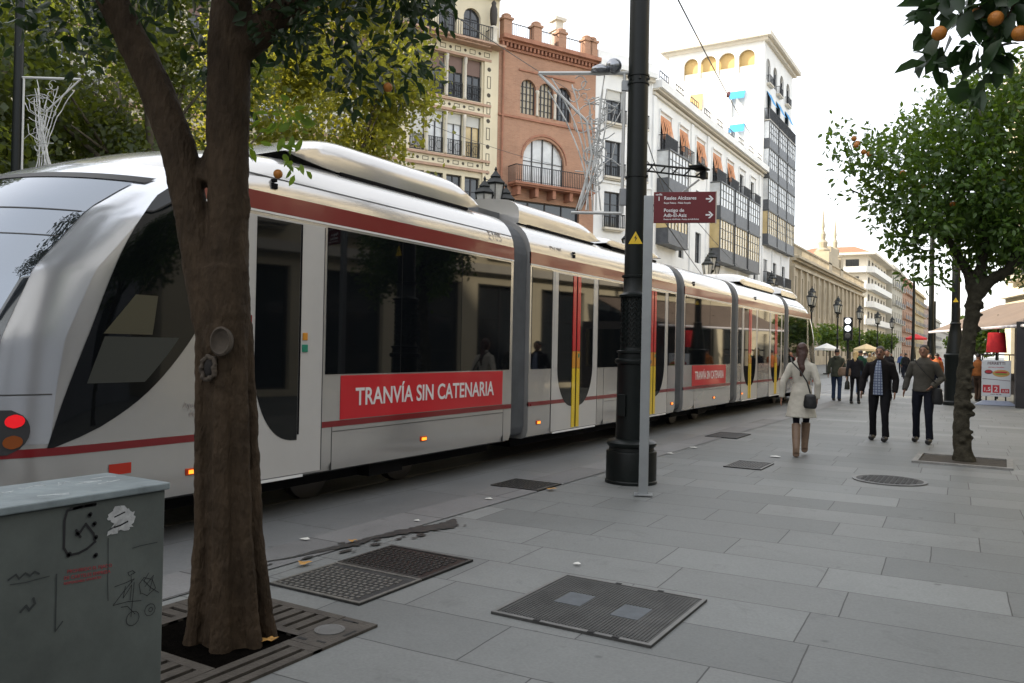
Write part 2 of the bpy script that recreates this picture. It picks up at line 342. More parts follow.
# ------------------------------------------------------------------ foliage helpers
def leaves_mesh(name, blobs, n, size, seed, m, parent=None, fold=True, droop=0.3, shell=0.55, aspect=0.42, clump=0.0, loc=None):
    rg = np.random.default_rng(seed)
    wts = np.array([b[1]**2*(b[2] if len(b) > 2 else 1) for b in blobs]); wts = wts/wts.sum()
    idx = rg.choice(len(blobs), n, p=wts)
    C = np.array([b[0] for b in blobs], float)[idx]; Rr = np.array([b[1] for b in blobs])[idx]
    if clump:
        nc = max(8, n//clump)
        ci = rg.choice(len(blobs), nc, p=wts)
        dv = rg.normal(size=(nc, 3)); dv /= np.linalg.norm(dv, axis=1)[:, None]
        cc = np.array([b[0] for b in blobs], float)[ci]+dv*(np.array([b[1] for b in blobs])[ci]*(shell+(1.08-shell)*rg.random(nc)**0.8))[:, None]*np.array([1, 1, 0.85])
        k = rg.integers(0, nc, n)
        P = cc[k]+rg.normal(size=(n, 3))*size*1.7
        D = P-C*0-cc.mean(axis=0); D /= np.linalg.norm(D, axis=1)[:, None]+1e-6
    else:
        D = rg.normal(size=(n, 3)); D /= np.linalg.norm(D, axis=1)[:, None]
        P = C+D*(Rr*(shell+(1-shell)*rg.random(n)**0.7))[:, None]
    L = rg.normal(size=(n, 3))*0.8+D*0.8; L[:, 2] -= droop; L /= np.linalg.norm(L, axis=1)[:, None]
    U = rg.normal(size=(n, 3)); U[:, 2] += 0.9; W = np.cross(L, U); W /= np.linalg.norm(W, axis=1)[:, None]; N = np.cross(W, L)
    s = size*(0.6+0.7*rg.random(n))[:, None]
    if fold:
        a = P; b_ = P+L*s*0.35+W*s*aspect*0.5+N*s*0.1; c = P+L*s*0.4; d = P+L*s*0.35-W*s*aspect*0.5+N*s*0.1
        b2 = P+L*s*0.72+W*s*aspect*0.38+N*s*0.05; d2 = P+L*s*0.72-W*s*aspect*0.38+N*s*0.05; e = P+L*s-N*s*0.08; c2 = P+L*s*0.72
        V = np.stack([a, b_, c, d, b2, c2, d2, e], 1).reshape(-1, 3)
        base = np.array([[0, 1, 2, 2], [0, 2, 3, 3], [1, 4, 5, 2], [2, 5, 6, 3], [4, 7, 5, 5], [5, 7, 6, 6]])
        F = []
        o = (np.arange(n)*8)[:, None]
        tri = np.array([[0, 1, 2], [0, 2, 3], [1, 4, 5], [1, 5, 2], [2, 5, 6], [2, 6, 3], [4, 7, 5], [5, 7, 6]])
        F = (tri[None]+o[:, :, None]).reshape(-1, 3); k = 3
    else:
        a = P-L*s*0.5; b_ = P+W*s*aspect; c = P+L*s*0.5; d = P-W*s*aspect
        V = np.stack([a, b_, c, d], 1).reshape(-1, 3)
        F = np.arange(n*4).reshape(-1, 4); k = 4
    me = bpy.data.meshes.new(name); me.vertices.add(len(V)); me.vertices.foreach_set('co', V.astype(np.float32).ravel())
    me.loops.add(F.size); me.loops.foreach_set('vertex_index', F.astype(np.int32).ravel())
    me.polygons.add(len(F)); me.polygons.foreach_set('loop_start', (np.arange(len(F))*k).astype(np.int32)); me.polygons.foreach_set('loop_total', np.full(len(F), k, np.int32))
    me.update(); me.validate()
    return link(name, me, m, parent, loc=loc)

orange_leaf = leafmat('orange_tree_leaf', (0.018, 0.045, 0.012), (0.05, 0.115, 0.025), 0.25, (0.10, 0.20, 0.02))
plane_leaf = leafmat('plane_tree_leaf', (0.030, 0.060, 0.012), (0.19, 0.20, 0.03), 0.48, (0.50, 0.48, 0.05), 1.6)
dark_leaf = leafmat('shaded_leaf', (0.012, 0.028, 0.008), (0.055, 0.075, 0.014), 0.38, (0.28, 0.33, 0.035), 1.8)  # darker copy of the plane leaf, shade put into its colour
bark_near = mat('brown_bark', (0.050, 0.034, 0.021), 0.8, spec=0.15, var=0.5, vscale=5, bump=0.9, bscale=26, stretch=(2.2, 2.2, 0.8))
bark_knob = mat('mossy_bark', (0.05, 0.045, 0.032), 0.9, spec=0.15, var=0.5, vscale=9, bump=0.9, bscale=22)
bark_plane = mat('grey_bark', (0.10, 0.085, 0.06), 0.9, var=0.4, vscale=4, bump=0.4, bscale=12)
orange_m = mat('orange_fruit', (0.42, 0.15, 0.018), 0.5, var=0.2, vscale=12, bump=0.2, bscale=120)
def remeshed(mb, voxel, name, m, parent=None, loc=None, disp=0, dscale=0.3, smooth_it=2):
    me = bpy.data.meshes.new('t'); me.from_pydata(mb.v, [], mb.f); me.update()
    o = bpy.data.objects.new('t', me); COL.objects.link(o)
    r = o.modifiers.new('r', 'REMESH'); r.mode = 'VOXEL'; r.voxel_size = voxel
    if smooth_it:
        s_ = o.modifiers.new('s', 'SMOOTH'); s_.iterations = smooth_it; s_.factor = 0.5
    if disp:
        tx = bpy.data.textures.new('n', 'CLOUDS'); tx.noise_scale = dscale; tx.noise_depth = 3
        dm = o.modifiers.new('d', 'DISPLACE'); dm.texture = tx; dm.strength = disp; dm.mid_level = 0.5; dm.texture_coords = 'LOCAL'
    dg = bpy.context.evaluated_depsgraph_get(); dg.update()
    m2 = bpy.data.meshes.new_from_object(o.evaluated_get(dg)); m2.name = name
    bpy.data.objects.remove(o); m2.materials.clear()
    return link(name, m2, m, parent, True, loc)

# ------------------------------------------------------------------ near orange tree
T0 = (-3.52, 3.05, 0.0)
tree = thing('orange_tree', 'dark orange tree with thick fluted trunk forking in front of the tram rear', 'tree', T0)
lx, ly = math.cos(R(30.8)), math.sin(R(30.8))   # image-right direction in plan
def LR(r, z, f=0): return ((r-0.045*z)*lx-0.02, (r-0.045*z)*ly+f, z)
b = MB()
b.tube([LR(0, -0.15), LR(0, 0.1), LR(0, 0.5), LR(0, 1.0), LR(0, 1.5), LR(0, 1.75), LR(0, 2.0)], [0.165, 0.14, 0.118, 0.108, 0.115, 0.14, 0.13], 20)
for k in range(9):   # flutes swelling into roots
    a = 2*math.pi*k/9+0.3*math.sin(k*3); rr = 0.115+0.02*math.sin(k*2.3)
    rr *= 1.12; fl = [(1.5, -0.12, 0), (1.22, 0.12, 0), (0.95, 0.55, 0), (0.86, 1.2, .1), (0.8, 1.7, .2)]
    b.tube([Vector(LR(0, z_))+Vector((q_*rr*math.cos(a+o_), q_*rr*math.sin(a+o_), 0)) for q_, z_, o_ in fl], [0.045, 0.043, 0.040, 0.036, 0.03], 8)
# right limb
b.tube([LR(0.0, 1.6), LR(0.02, 1.95), LR(0.035, 2.3), LR(0.04, 2.7), LR(0.06, 3.2), LR(0.12, 3.9)], [0.125, 0.115, 0.105, 0.112, 0.115, 0.09], 14)
b.tube([LR(-0.04, 1.55), LR(-0.10, 1.9), LR(-0.16, 2.25), LR(-0.23, 2.65), LR(-0.36, 3.0), LR(-0.6, 3.5), LR(-0.9, 3.9)], [0.105, 0.10, 0.09, 0.095, 0.09, 0.08, 0.06], 14)
b.tube([LR(0.0, 3.1), LR(0.5, 3.5), LR(1.1, 3.8)], [0.1, 0.07, 0.04], 10)
b.tube([LR(-0.1, 2.45), LR(-0.04, 2.8, .1), LR(-0.02, 3.3, .2)], [0.06, 0.055, 0.05], 10)
b.ball(LR(0.03, 1.62, -0.075), (0.085, 0.085, 0.14)); b.ball(LR(0.11, 2.0, -0.02), (0.045, 0.045, 0.07)); b.ball(LR(0.11, 2.33, 0.0), (0.045, 0.045, 0.12))
remeshed(b, 0.010, 'trunk', bark_near, tree, disp=0.014, dscale=0.07, smooth_it=1)
cutm = mat('cut_wood', (0.055, 0.042, 0.030), 0.85, var=0.3, vscale=25)
MB().lathe((0, 0, 0), [(0.055, -0.04), (0.060, 0.006), (0.052, 0.012), (0.040, -0.002), (0.02, -0.012), (0.004, -0.016)], 22).build('cut_scar', cutm, tree).matrix_local = Matrix.Translation(Vector((0.028, -0.155, 1.60))) @ Vector((0.45, -0.9, 0.05)).to_track_quat('Z', 'Y').to_matrix().to_4x4() @ Matrix.Diagonal((0.95, 1.3, 1, 1))
blobs = []
rg = random.Random(11)
for i in range(46):
    a = rg.uniform(0, 2*math.pi); rr = rg.uniform(0.2, 1.3); 
    blobs.append(((rr*math.cos(a), rr*math.sin(a), rg.uniform(3.72, 4.8)-0.06*rr), rg.uniform(0.25, 0.45)))
for (r_, f_, z_, q) in ((0.6, 0.2, 3.10, .22), (0.85, 0.3, 3.2, .24), (0.45, -0.1, 3.25, .2), (0.75, -0.2, 3.3, .22), (0.3, 0, 3.3, .2), (-0.15, 0.25, 2.95, .14), (-0.6, 0.1, 3.4, .22), (-0.95, 0.2, 3.35, .25), (-0.1, .1, 3.15, .18), (-1.15, .1, 3.4, .22)):
    p = LR(r_, z_, f_); blobs.append((p, q))
blobs = [q for q in blobs if q[0][0]*lx+q[0][1]*ly < 1.0]
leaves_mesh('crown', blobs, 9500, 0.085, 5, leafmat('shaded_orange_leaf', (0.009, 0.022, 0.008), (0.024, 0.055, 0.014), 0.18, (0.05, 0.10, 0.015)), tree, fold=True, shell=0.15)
for (r_, z_, f_) in ((0.27, 2.52, 0.05), (0.85, 3.02, 0.1)):
    b = MB(); b.ball((0, 0, 0), 0.026); b.build('orange', orange_m, tree, True, loc=LR(r_, z_, f_))
# sprig of low leaves by the fork
leaves_mesh('low_sprig', [(LR(0.02, 2.75, 0.12), .12), (LR(0.28, 2.62, 0.15), .10), (LR(-.05, 2.85, .1), .12), (LR(0.26, 2.85, 0.15), .12)], 110, 0.08, 9, leafmat('young_leaf', (0.04, 0.09, 0.014), (0.10, 0.19, 0.03), 0.4, (0.35, 0.5, 0.04)), tree, shell=0.1)

b = MB()      # ragged ring of an old pruning wound below the cut
for k in range(22):
    a = 2*math.pi*k/22; q = 1+rg.uniform(-.12, .12)
    b.ball((.045*q*math.cos(a), .062*q*math.sin(a), rg.uniform(-.004, .004)), rg.uniform(.010, .017), 7, 5)
ws = remeshed(b, .005, 'wound_ring', cutm, tree)
ws.matrix_local = Matrix.Translation(Vector((-0.045, -0.172, 1.46))) @ Vector((0.1, -1, 0.05)).to_track_quat('Z', 'Y').to_matrix().to_4x4()
MB().ball((0, 0, 0), (.038, .02, .055)).build('wound_hollow', mat('hollow_black', (.008, .006, .005), .9), tree, True, loc=(-0.045, -0.163, 1.46))
# tree grate
gt = thing('tree_grate', 'square cast-iron slotted tree grate round the thick near trunk', 'tree grate', (0, 0, 0))
gx0, gx1, gy0, gy1 = -4.30, -3.03, 2.35, 3.65
ox0, ox1, oy0, oy1 = -4.02, -3.27, 2.72, 3.27
def slotted(x0, x1, y0, y1, alongx, n):
    """frame plate with real slots cut between bars"""
    b = MB(); z0, z1 = -0.03, 0.004
    if alongx:
        h = (y1-y0); k = 2*n+1; st = h/k
        for i in range(k):
            a, c = y0+i*st, y0+(i+1)*st
            if i % 2 == 0: b.mm((x0, a-0.008 if i else a, z0), (x1, c+0.008 if i < k-1 else c, z1))
        b.mm((x0, y0, z0), (x0+0.06, y1, z1+0.001)); b.mm((x1-0.06, y0, z0), (x1, y1, z1+0.001))
    else:
        h = (x1-x0); k = 2*n+1; st = h/k
        for i in range(k):
            a, c = x0+i*st, x0+(i+1)*st
            if i % 2 == 0: b.mm((a-0.008 if i else a, y0, z0), (c+0.008 if i < k-1 else c, y1, z1))
        b.mm((x0, y0, z0), (x1, y0+0.06, z1+0.001)); b.mm((x0, y1-0.06, z0), (x1, y1, z1+0.001))
    return b
gratem = mat('grate_iron', (0.075, 0.066, 0.056), 0.65, 0.2, spec=.3, var=0.35, vscale=8, bump=0.3, bscale=60)
slotted(gx0, ox1, oy1, gy1, False, 10).build('grate_segment', gratem, gt)
slotted(ox1+0.004, gx1, gy0, 3.2, False, 2).build('grate_segment', gratem, gt)
slotted(gx0, ox1, gy0, oy0, False, 10).build('grate_segment', gratem, gt)
slotted(gx0, ox0, oy0+0.004, oy1-0.004, True, 5).build('grate_segment', gratem, gt)
b = MB(); b.mm((ox1+0.004, 3.206, -0.03), (gx1, gy1, 0.004)); b.build('corner_plate', gratem, gt)
b = MB()
for (x, y, a, c) in ((-3.2, 3.60, .05, .008), (-3.22, 3.25, .03, .012), (-3.10, 3.27, .03, .008), (-3.06, 3.45, .008, .05), (-3.15, 3.6, .02, .006)): b.mm((x-a, y-c, 0.0), (x+a, y+c, 0.0055))
b.build('slot', mat('slot_black', (0.01, 0.01, 0.01), 0.8), gt)
MB().lathe((-3.19, 3.43, 0), [(0.085, 0), (0.085, 0.009), (0.07, 0.009), (0.066, 0.006)], 24).build('round_lid', lightmetal, gt)
g = MB(); g.mm((gx0-0.01, gy0-0.01, -0.034), (gx1+0.01, gy1+0.01, -0.030))
g2 = MB(); g2.add([(gx0, gy0, -0.0095), (gx1, gy0, -0.0095), (gx1, gy1, -0.0095), (gx0, gy1, -0.0095)], [(0, 1, 2, 3)])
g2.build('soil_bed', mat('pit_shade_soil', (0.004, 0.0035, 0.003), 0.95, spec=0.0, var=0.4, vscale=20, bump=0.8, bscale=50), gt)  # near-black: shade of the open pit put into the soil colour

# ------------------------------------------------------------------ utility cabinet
cab = thing('utility_cabinet', 'weathered grey-green street cabinet with graffiti, in front of the tram rear', 'cabinet', (0, 0, 0))
cabm = mat('cabinet_paint', (0.095, 0.108, 0.10), 0.5, 0.1, var=0.35, vscale=2.2, bump=0.08, bscale=14)
cx0, cx1, cy1, ch = -3.10, -2.73, 2.02, 1.03
b = MB(); b.mm((cx0, 0.2, 0.0), (cx1, cy1, ch)); b.build('housing', cabm, cab, bevel=0.006)
b = MB(); b.mm((cx0-0.012, 0.19, ch+0.001), (cx1+0.014, cy1+0.012, ch+0.028)); b.build('lid', mat('cabinet_lid', (0.19, 0.225, 0.235), 0.45, 0.1, var=0.4, vscale=5, bump=0.15, bscale=18), cab, bevel=0.005)
blk = mat('marker_black', (0.012, 0.012, 0.014), 0.6); wht = mat('scrape_white', (0.42, 0.43, 0.43), 0.8, var=0.3, vscale=40)
redst = mat('red_stencil', (0.30, 0.045, 0.05), 0.7); grm = mat('scratch_dark', (0.03, 0.035, 0.035), 0.8)
XF = cx1+0.0025
def stroke(pts, r, m, name='graffiti'):
    b = MB(); P = [Vector((XF, p[0], p[1])) for p in pts]
    for i in range(len(P)-1):
        d_ = (P[i+1]-P[i]); L_ = d_.length
        if L_ < 1e-6: continue
        nrm = Vector((0, -d_.z, d_.y))/L_*r
        b.add([P[i]+nrm, P[i]-nrm, P[i+1]-nrm, P[i+1]+nrm], [(0, 1, 2, 3)])
        n = 8; b.add([P[i]+Vector((0.0004, r*1.15*math.cos(2*math.pi*k/n), r*1.15*math.sin(2*math.pi*k/n))) for k in range(n)], [tuple(range(n))])
    n = 8; b.add([P[-1]+Vector((0.0004, r*1.15*math.cos(2*math.pi*k/n), r*1.15*math.sin(2*math.pi*k/n))) for k in range(n)], [tuple(range(n))])
    return b.build(name, m, cab)
stroke([(1.735, 1.018), (1.688, 1.018), (1.636, 1.012), (1.627, 0.98), (1.627, 0.886), (1.643, 0.858), (1.68, 0.858), (1.709, 0.867), (1.739, 0.886), (1.732, 0.916), (1.703, 0.955), (1.678, 0.923), (1.669, 0.939), (1.684, 0.914)], 0.0042, blk)
for p in ((1.715, 0.982), (1.732, 0.947), (1.739, 0.835), (1.738, 0.898), (1.643, 0.858), (1.672, 0.925)): stroke([p, (p[0]+.004, p[1]+.004)], 0.007, blk)
stroke([(1.65, 1.016), (1.69, 1.0185), (1.735, 1.018)], 0.006, blk)
rs = random.Random(4)
sp = [(1.786, 0.964), (1.804, 0.991), (1.836, 0.997), (1.882, 0.972), (1.889, 0.935), (1.877, 0.907), (1.838, 0.908), (1.787, 0.9), (1.806, 0.926)]
c0 = (1.84, 0.95); b = MB(); P = []
for i in range(len(sp)):
    for k in range(5):
        a, c = sp[i], sp[(i+1) % len(sp)]; t_ = k/5; j = rs.uniform(-.009, .009)
        P.append((XF-0.0003, a[0]+(c[0]-a[0])*t_+j, a[1]+(c[1]-a[1])*t_+rs.uniform(-.006, .006)))
b.add([(XF-0.0003, *c0)]+P, [(0, 1+k, 1+(k+1) % len(P)) for k in range(len(P))]); b.build('scraped_sticker', wht, cab)
stroke([(1.812, 0.961), (1.83, 0.966), (1.85, 0.972)], 0.0025, blk); stroke([(1.812, 0.924), (1.835, 0.927), (1.862, 0.936)], 0.003, blk)
def cabtext(s_, size, y, z, m, ang=-0.05): 
    text('lettering', s_, size, face_mat((XF-0.001, y, z), (0, 1, ang), (0, 0, 1)), m, cab, ext=0.0005)
cabtext('PROHIBIDO EL FIJADO', 0.0165, 1.641, 0.797, redst, -0.08); cabtext('DE CARTELES EMPRESA', 0.0165, 1.63, 0.777, redst, -0.08); cabtext('RESPONSABLE ANUNCIO', 0.012, 1.63, 0.760, redst, -0.06)
stroke([(1.604, 0.802), (1.604, 0.61), (1.628, 0.636)], 0.0022, grm)
stroke([(1.453, 0.803), (1.50, 0.799), (1.579, 0.802)], 0.0013, grm); stroke([(1.447, 0.82), (1.47, 0.832), (1.48, 0.816), (1.50, 0.83), (1.515, 0.818), (1.53, 0.828), (1.544, 0.818)], 0.003, grm)
stroke([(1.488, 0.707), (1.505, 0.722), (1.515, 0.705), (1.533, 0.722), (1.528, 0.74)], 0.004, grm)
stroke([(1.788, 0.888), (1.79, 0.80), (1.79, 0.73), (1.793, 0.666)], 0.0014, grm); stroke([(1.885, 0.834), (1.92, 0.837), (1.987, 0.836)], 0.0013, grm)
for pts in ([(1.817, 0.709), (1.86, 0.713), (1.895, 0.720), (1.85, 0.68), (1.813, 0.643), (1.87, 0.642), (1.925, 0.632)], [(1.86, 0.70), (1.852, 0.66), (1.87, 0.68), (1.885, 0.70), (1.88, 0.645)], [(1.895, 0.706), (1.89, 0.64), (1.885, 0.583)],
            [(1.923, 0.657), (1.915, 0.695), (1.935, 0.715), (1.97, 0.700), (1.985, 0.664), (1.95, 0.644), (1.925, 0.660)], [(1.955, 0.728), (1.935, 0.703), (1.965, 0.67), (1.999, 0.644)], [(1.94, 0.68), (1.975, 0.715), (1.96, 0.66)],
            [(1.875, 0.735), (1.868, 0.748), (1.887, 0.752), (1.898, 0.742), (1.881, 0.738), (1.884, 0.708)], [(1.845, 0.628), (1.87, 0.625), (1.9, 0.59)]): stroke(pts, 0.0011, blk)
for (cy_, cz_, r_) in ((1.892, 0.575, .026), (1.963, 0.588, .022), (1.966, .588, .008)): stroke([(cy_+r_*math.cos(k*.52), cz_+r_*math.sin(k*.52)) for k in range(13)], 0.0011, blk)

# ------------------------------------------------------------------ big black catenary post
black = mat('black_paint', (0.004, 0.0065, 0.006), 0.42, 0.0, var=0.3, vscale=9, bump=0.05, bscale=60, spec=0.3)
def post_shaft(loc, label, H, scale=1.0, name='catenary_post', detail=True, group=None):
    t = thing(name, label, 'post', loc, 0, group)
    s = scale
    b = MB(); b.lathe((0, 0, 0), [(r*s, z*s) for r, z in [(0.315, -0.02), (0.315, 0.02), (0.305, 0.03), (0.305, 0.36), (0.30, 0.375), (0.275, 0.38), (0.27, 0.42), (0.285, 0.43), (0.30, 0.455), (0.30, 0.475), (0.27, 0.50), (0.225, 0.515), (0.20, 0.52)]], 40)
    b.build('base', black, t, 'auto')
    b = MB(); b.lathe((0, 0, 0), [(r*s, z*s) for r, z in [(0.195, 0.5), (0.192, 1.20), (0.19, 1.42), (0.215, 1.43), (0.222, 1.455), (0.215, 1.48), (0.185, 1.49), (0.182, 1.55), (0.20, 1.56), (0.20, 1.58), (0.165, 1.59), (0.160, 1.62)]], 36)
    b.build('lower_shaft', black, t, 'auto')
    b = MB(); b.lathe((0, 0, 0), [(0.158*s, 1.6*s), (0.152*s, 2.24*s)], 32)
    if detail:
        for row in range(10):
            for k in range(14):
                a = 2*math.pi*k/14; z = (1.66+row*0.06)
                for sgn in (-1, 1):
                    a2 = a+sgn*0.16; r_ = 0.155
                    b.tube([(r_*s*math.cos(a), r_*s*math.sin(a), (z-0.02)*s), (r_*1.02*s*math.cos(a2), r_*1.02*s*math.sin(a2), (z+0.028)*s)], 0.009*s, 5)
    b.build('patterned_collar', black, t, 'auto')
    b = MB(); b.lathe((0, 0, 0), [(r*s, z*s) for r, z in [(0.185, 2.235), (0.188, 2.26), (0.15, 2.28), (0.135, 2.30), (0.135, 2.47), (0.155, 2.475), (0.155, 2.50), (0.13, 2.505)]], 32)
    b.build('upper_ring', black, t, 'auto')
    b = MB(); b.lathe((0, 0, 0), [(0.128*s, 2.4*s), (0.122*s, 4.9*s), (0.115*s, H)], 36)
    for z in (3.70, 4.83, 4.93): b.lathe((0, 0, 0), [(0.124*s, z-0.012), (0.134*s, z-0.01), (0.134*s, z+0.01), (0.124*s, z+0.012)], 30)
    b.build('shaft', black, t, 'auto')
    return t
PX, PY = -3.84, 9.33
post = post_shaft((PX, PY, 0), 'tall thick black catenary post with a woven collar, beside the red sign', 8.6)
b = MB(); b.mm((-0.02, -0.01, -.03), (0.02, 0.03, .03)); 
for z in (3.7, 4.88):
    b = MB()
    for k in range(6):
        a = k*math.pi/3; b.box((0.135*math.cos(a), 0.135*math.sin(a), z), (0.02, 0.02, 0.03))
    b.build('bolt', black, post)
b = MB(); b.mm((-0.10, -0.225, 0.80), (0.0, -0.185, 1.06)); b.build('service_hatch', black, post, bevel=.004)
# hazard triangle faces the camera side of the post
ya = mat('sign_yellow', (0.72, 0.48, 0.02), 0.5)
dirc = Vector((3.86, -9.32, 0)).normalized(); rgt = Vector((-dirc.y, dirc.x, 0))
cpos = dirc*0.131+Vector((0, 0, 2.93))
M_ = face_mat(cpos, rgt, (0, 0, 1))
b = MB(); b.add([M_ @ Vector(p) for p in [(-0.085, -0.06, 0), (0.085, -0.06, 0), (0, 0.09, 0), (-0.085, -0.06, 0.004), (0.085, -0.06, 0.004), (0, 0.09, 0.004)]], [(0, 2, 1), (3, 4, 5), (0, 1, 4, 3), (1, 2, 5, 4), (2, 0, 3, 5)])
wt = b.build('warning_triangle', ya, post)
b = MB(); b.add([M_ @ Vector(p) for p in [(0.012, 0.055, .006), (-0.018, 0.005, .006), (0.002, 0.008, .006), (-0.01, -0.042, .006), (0.022, 0.016, .006), (0.003, 0.014, .006)]], [(0, 1, 2, 5), (5, 2, 3, 4)])
b.build('lightning_mark', blk, wt)
# bracket arm behind the sign, reaching over the tracks down the street
br_ = thing('bracket_arm', 'black truss bracket clamped on the tall post, reaching down the street', 'bracket', (PX, PY, 0))
b = MB()
b.tube([(0.1, 0.06, 3.86), (0.55, 0.95, 3.92)], 0.014, 8); b.tube([(0.1, 0.06, 3.78), (0.55, 0.95, 3.82)], 0.012, 8)
for k in range(5): b.tube([(0.1+0.09*k+.02, 0.06+.178*k, 3.77+.01*k), (0.1+0.09*(k+.5)+.02, 0.06+.178*(k+.5), 3.88)], 0.01, 6)
b.build('arm', black, br_)
b = MB(); b.tube([(0.12, 0.05, 3.25), (0.28, 0.35, 3.42), (0.5, 0.85, 3.78)], 0.013, 8); b.build('strut', mat('grey_metal', (0.28, 0.29, 0.30), 0.4, 0.6, var=0.15), br_)
b = MB(); b.box((0.54, 0.93, 3.85), (0.08, 0.10, 0.09)); b.box((0.5, 0.86, 3.935), (0.18, 0.34, 0.02)); b.build('clamp_head', black, br_, bevel=.006)

# ------------------------------------------------------------------ red direction sign
sg = thing('direction_sign', 'dark red street direction sign with white arrows on a flat grey post', 'sign', (-3.365, 8.535, 0), R(22))
gp = mat('brushed_grey', (0.33, 0.345, 0.35), 0.38, 0.45, var=0.12, vscale=4)
b = MB(); b.mm((-0.052, -0.03, 0), (0.052, 0.03, 3.30)); b.build('post', gp, sg, bevel=.006)
b = MB(); b.mm((-0.10, -0.08, 0), (0.10, 0.08, 0.012)); b.build('foot_plate', gp, sg)
signred = mat('sign_maroon', (0.125, 0.005, 0.009), 0.4)
b = MB(); b.mm((0.055, -0.016, 3.00), (0.72, 0.016, 3.34)); pn = b.build('panel', signred, sg, bevel=.002)
b = MB(); b.mm((0.7205, -0.02, 2.995), (0.732, 0.02, 3.345)); b.build('edge_strip', mat('warm_edge', (0.5, 0.42, 0.36), 0.5), pn)
whm = mat('sign_white', (0.78, 0.78, 0.78), 0.5)
def st(s_, size, x, z, bold=0.0, sx=1.0): text('lettering', s_, size, face_mat((x, -0.0175, z+0.16), (1, 0, 0), (0, 0, 1)), whm, pn, ext=0.0008, bold=bold, sx=sx)
st('sevilla', 0.03, 0.075, 3.143, .0006); st('i', 0.065, 0.105, 3.085, .002)
st('Reales Alcázares', 0.052, 0.165, 3.095, 0.0007); st('Royal Palace - Palais Royale', 0.026, 0.165, 3.050, 0.0004)
st('Postigo de', 0.052, 0.165, 2.960, 0.0007); st('Adb-El-Aziz', 0.052, 0.165, 2.905, 0.0007); st('Postigo de Adb-El-Aziz - Postigo de Adb-El-Aziz', 0.021, 0.165, 2.872, 0.0004, .93)
for zc in (3.26, 3.085):
    b = MB(); y0, y1 = -0.020, -0.0165
    def pr(p): 
        n = len(p); b.add([(q[0], y0, q[1]) for q in p]+[(q[0], y1, q[1]) for q in p], [tuple(range(n)), tuple(range(2*n-1, n-1, -1))]+[(i, i+n, (i+1) % n+n, (i+1) % n) for i in range(n)])
    pr([(0.615, zc-0.008), (0.665, zc-0.008), (0.665, zc+0.008), (0.615, zc+0.008)])
    pr([(0.643, zc+0.036), (0.664, zc+0.036), (0.697, zc), (0.676, zc)]); pr([(0.643, zc-0.036), (0.676, zc), (0.697, zc), (0.664, zc-0.036)])
    b.build('arrow', whm, pn)

# ------------------------------------------------------------------ tram
tram = thing('tram', 'long silver-white articulated tram with red stripes and red lettered panels', 'tram', (0, 0, 0))
TX = -5.6; TW = 1.325; TC = TX-TW
def tram_paint(name, col, rough=0.22, coat=0.5, var=0.06, metal=0.0):
    return mat(name, col, rough, metal, var=var, vscale=1.5, coat=coat, rvar=0.06)
silver = tram_paint('tram_silver', (0.54, 0.53, 0.515), 0.2, 0.6, 0.05, 0.55)
upper = tram_paint('tram_champagne', (0.60, 0.575, 0.545), 0.2, 0.7, 0.05, 0.3)
tred = tram_paint('tram_red', (0.19, 0.009, 0.013), 0.3, 0.5)
tglass = mat('tram_glass', (0.004, 0.005, 0.006), 0.03, 0.0, spec=0.5)
screen_glass = mat('windscreen_glass', (0.25, 0.275, 0.31), 0.02, 0.92)
tglass2 = mat('tram_glass_lower', (0.022, 0.026, 0.03), 0.12, 0.0, spec=0.5)
trub = mat('bellows_rubber', (0.10, 0.105, 0.11), 0.65, var=0.2, vscale=3)
tdark = mat('underframe_black', (0.006, 0.006, 0.007), 0.8, spec=.1)
seam = mat('seam_dark', (0.05, 0.05, 0.05), 0.6)
lightseam = mat('seam_light', (0.75, 0.75, 0.74), 0.3)
amber = mat('marker_amber', (1.0, 0.25, 0.02), 0.3, emit=1.2)
PROF = [(0.10, 0.33), (0.03, 0.36), (0.0, 0.45), (0, 0.8), (0, 1.27), (0, 1.9), (0, 2.72), (0.0, 2.92), (0.02, 3.02), (0.045, 3.09), (0.09, 3.18), (0.17, 3.27), (0.29, 3.345), (0.45, 3.40), (0.70, 3.44), (1.0, 3.455), (1.325, 3.46)]
def inset(z):
    for i in range(len(PROF)-1):
        if PROF[i][1] <= z <= PROF[i+1][1]:
            t_ = (z-PROF[i][1])/(PROF[i+1][1]-PROF[i][1]); return PROF[i][0]+(PROF[i+1][0]-PROF[i][0])*t_
    return PROF[-1][0] if z > 3 else PROF[0][0]
def car(y0, y1):
    b = MB(); ring = [(TX-i, z) for i, z in PROF]+[(TX-2*TW+i, z) for i, z in reversed(PROF[:-1])]
    ys = [y0+(y1-y0)*k/6 for k in range(7)]; n = len(ring)
    vs = [(x, y, z) for y in ys for (x, z) in ring]; fs = []
    for j in range(6):
        for k in range(n):
            k2 = (k+1) % n; fs.append((j*n+k, j*n+k2, (j+1)*n+k2, (j+1)*n+k))
    fs.append(tuple(range(n))[::-1]); fs.append(tuple(6*n+k for k in range(n)))
    b.add(vs, fs); return b
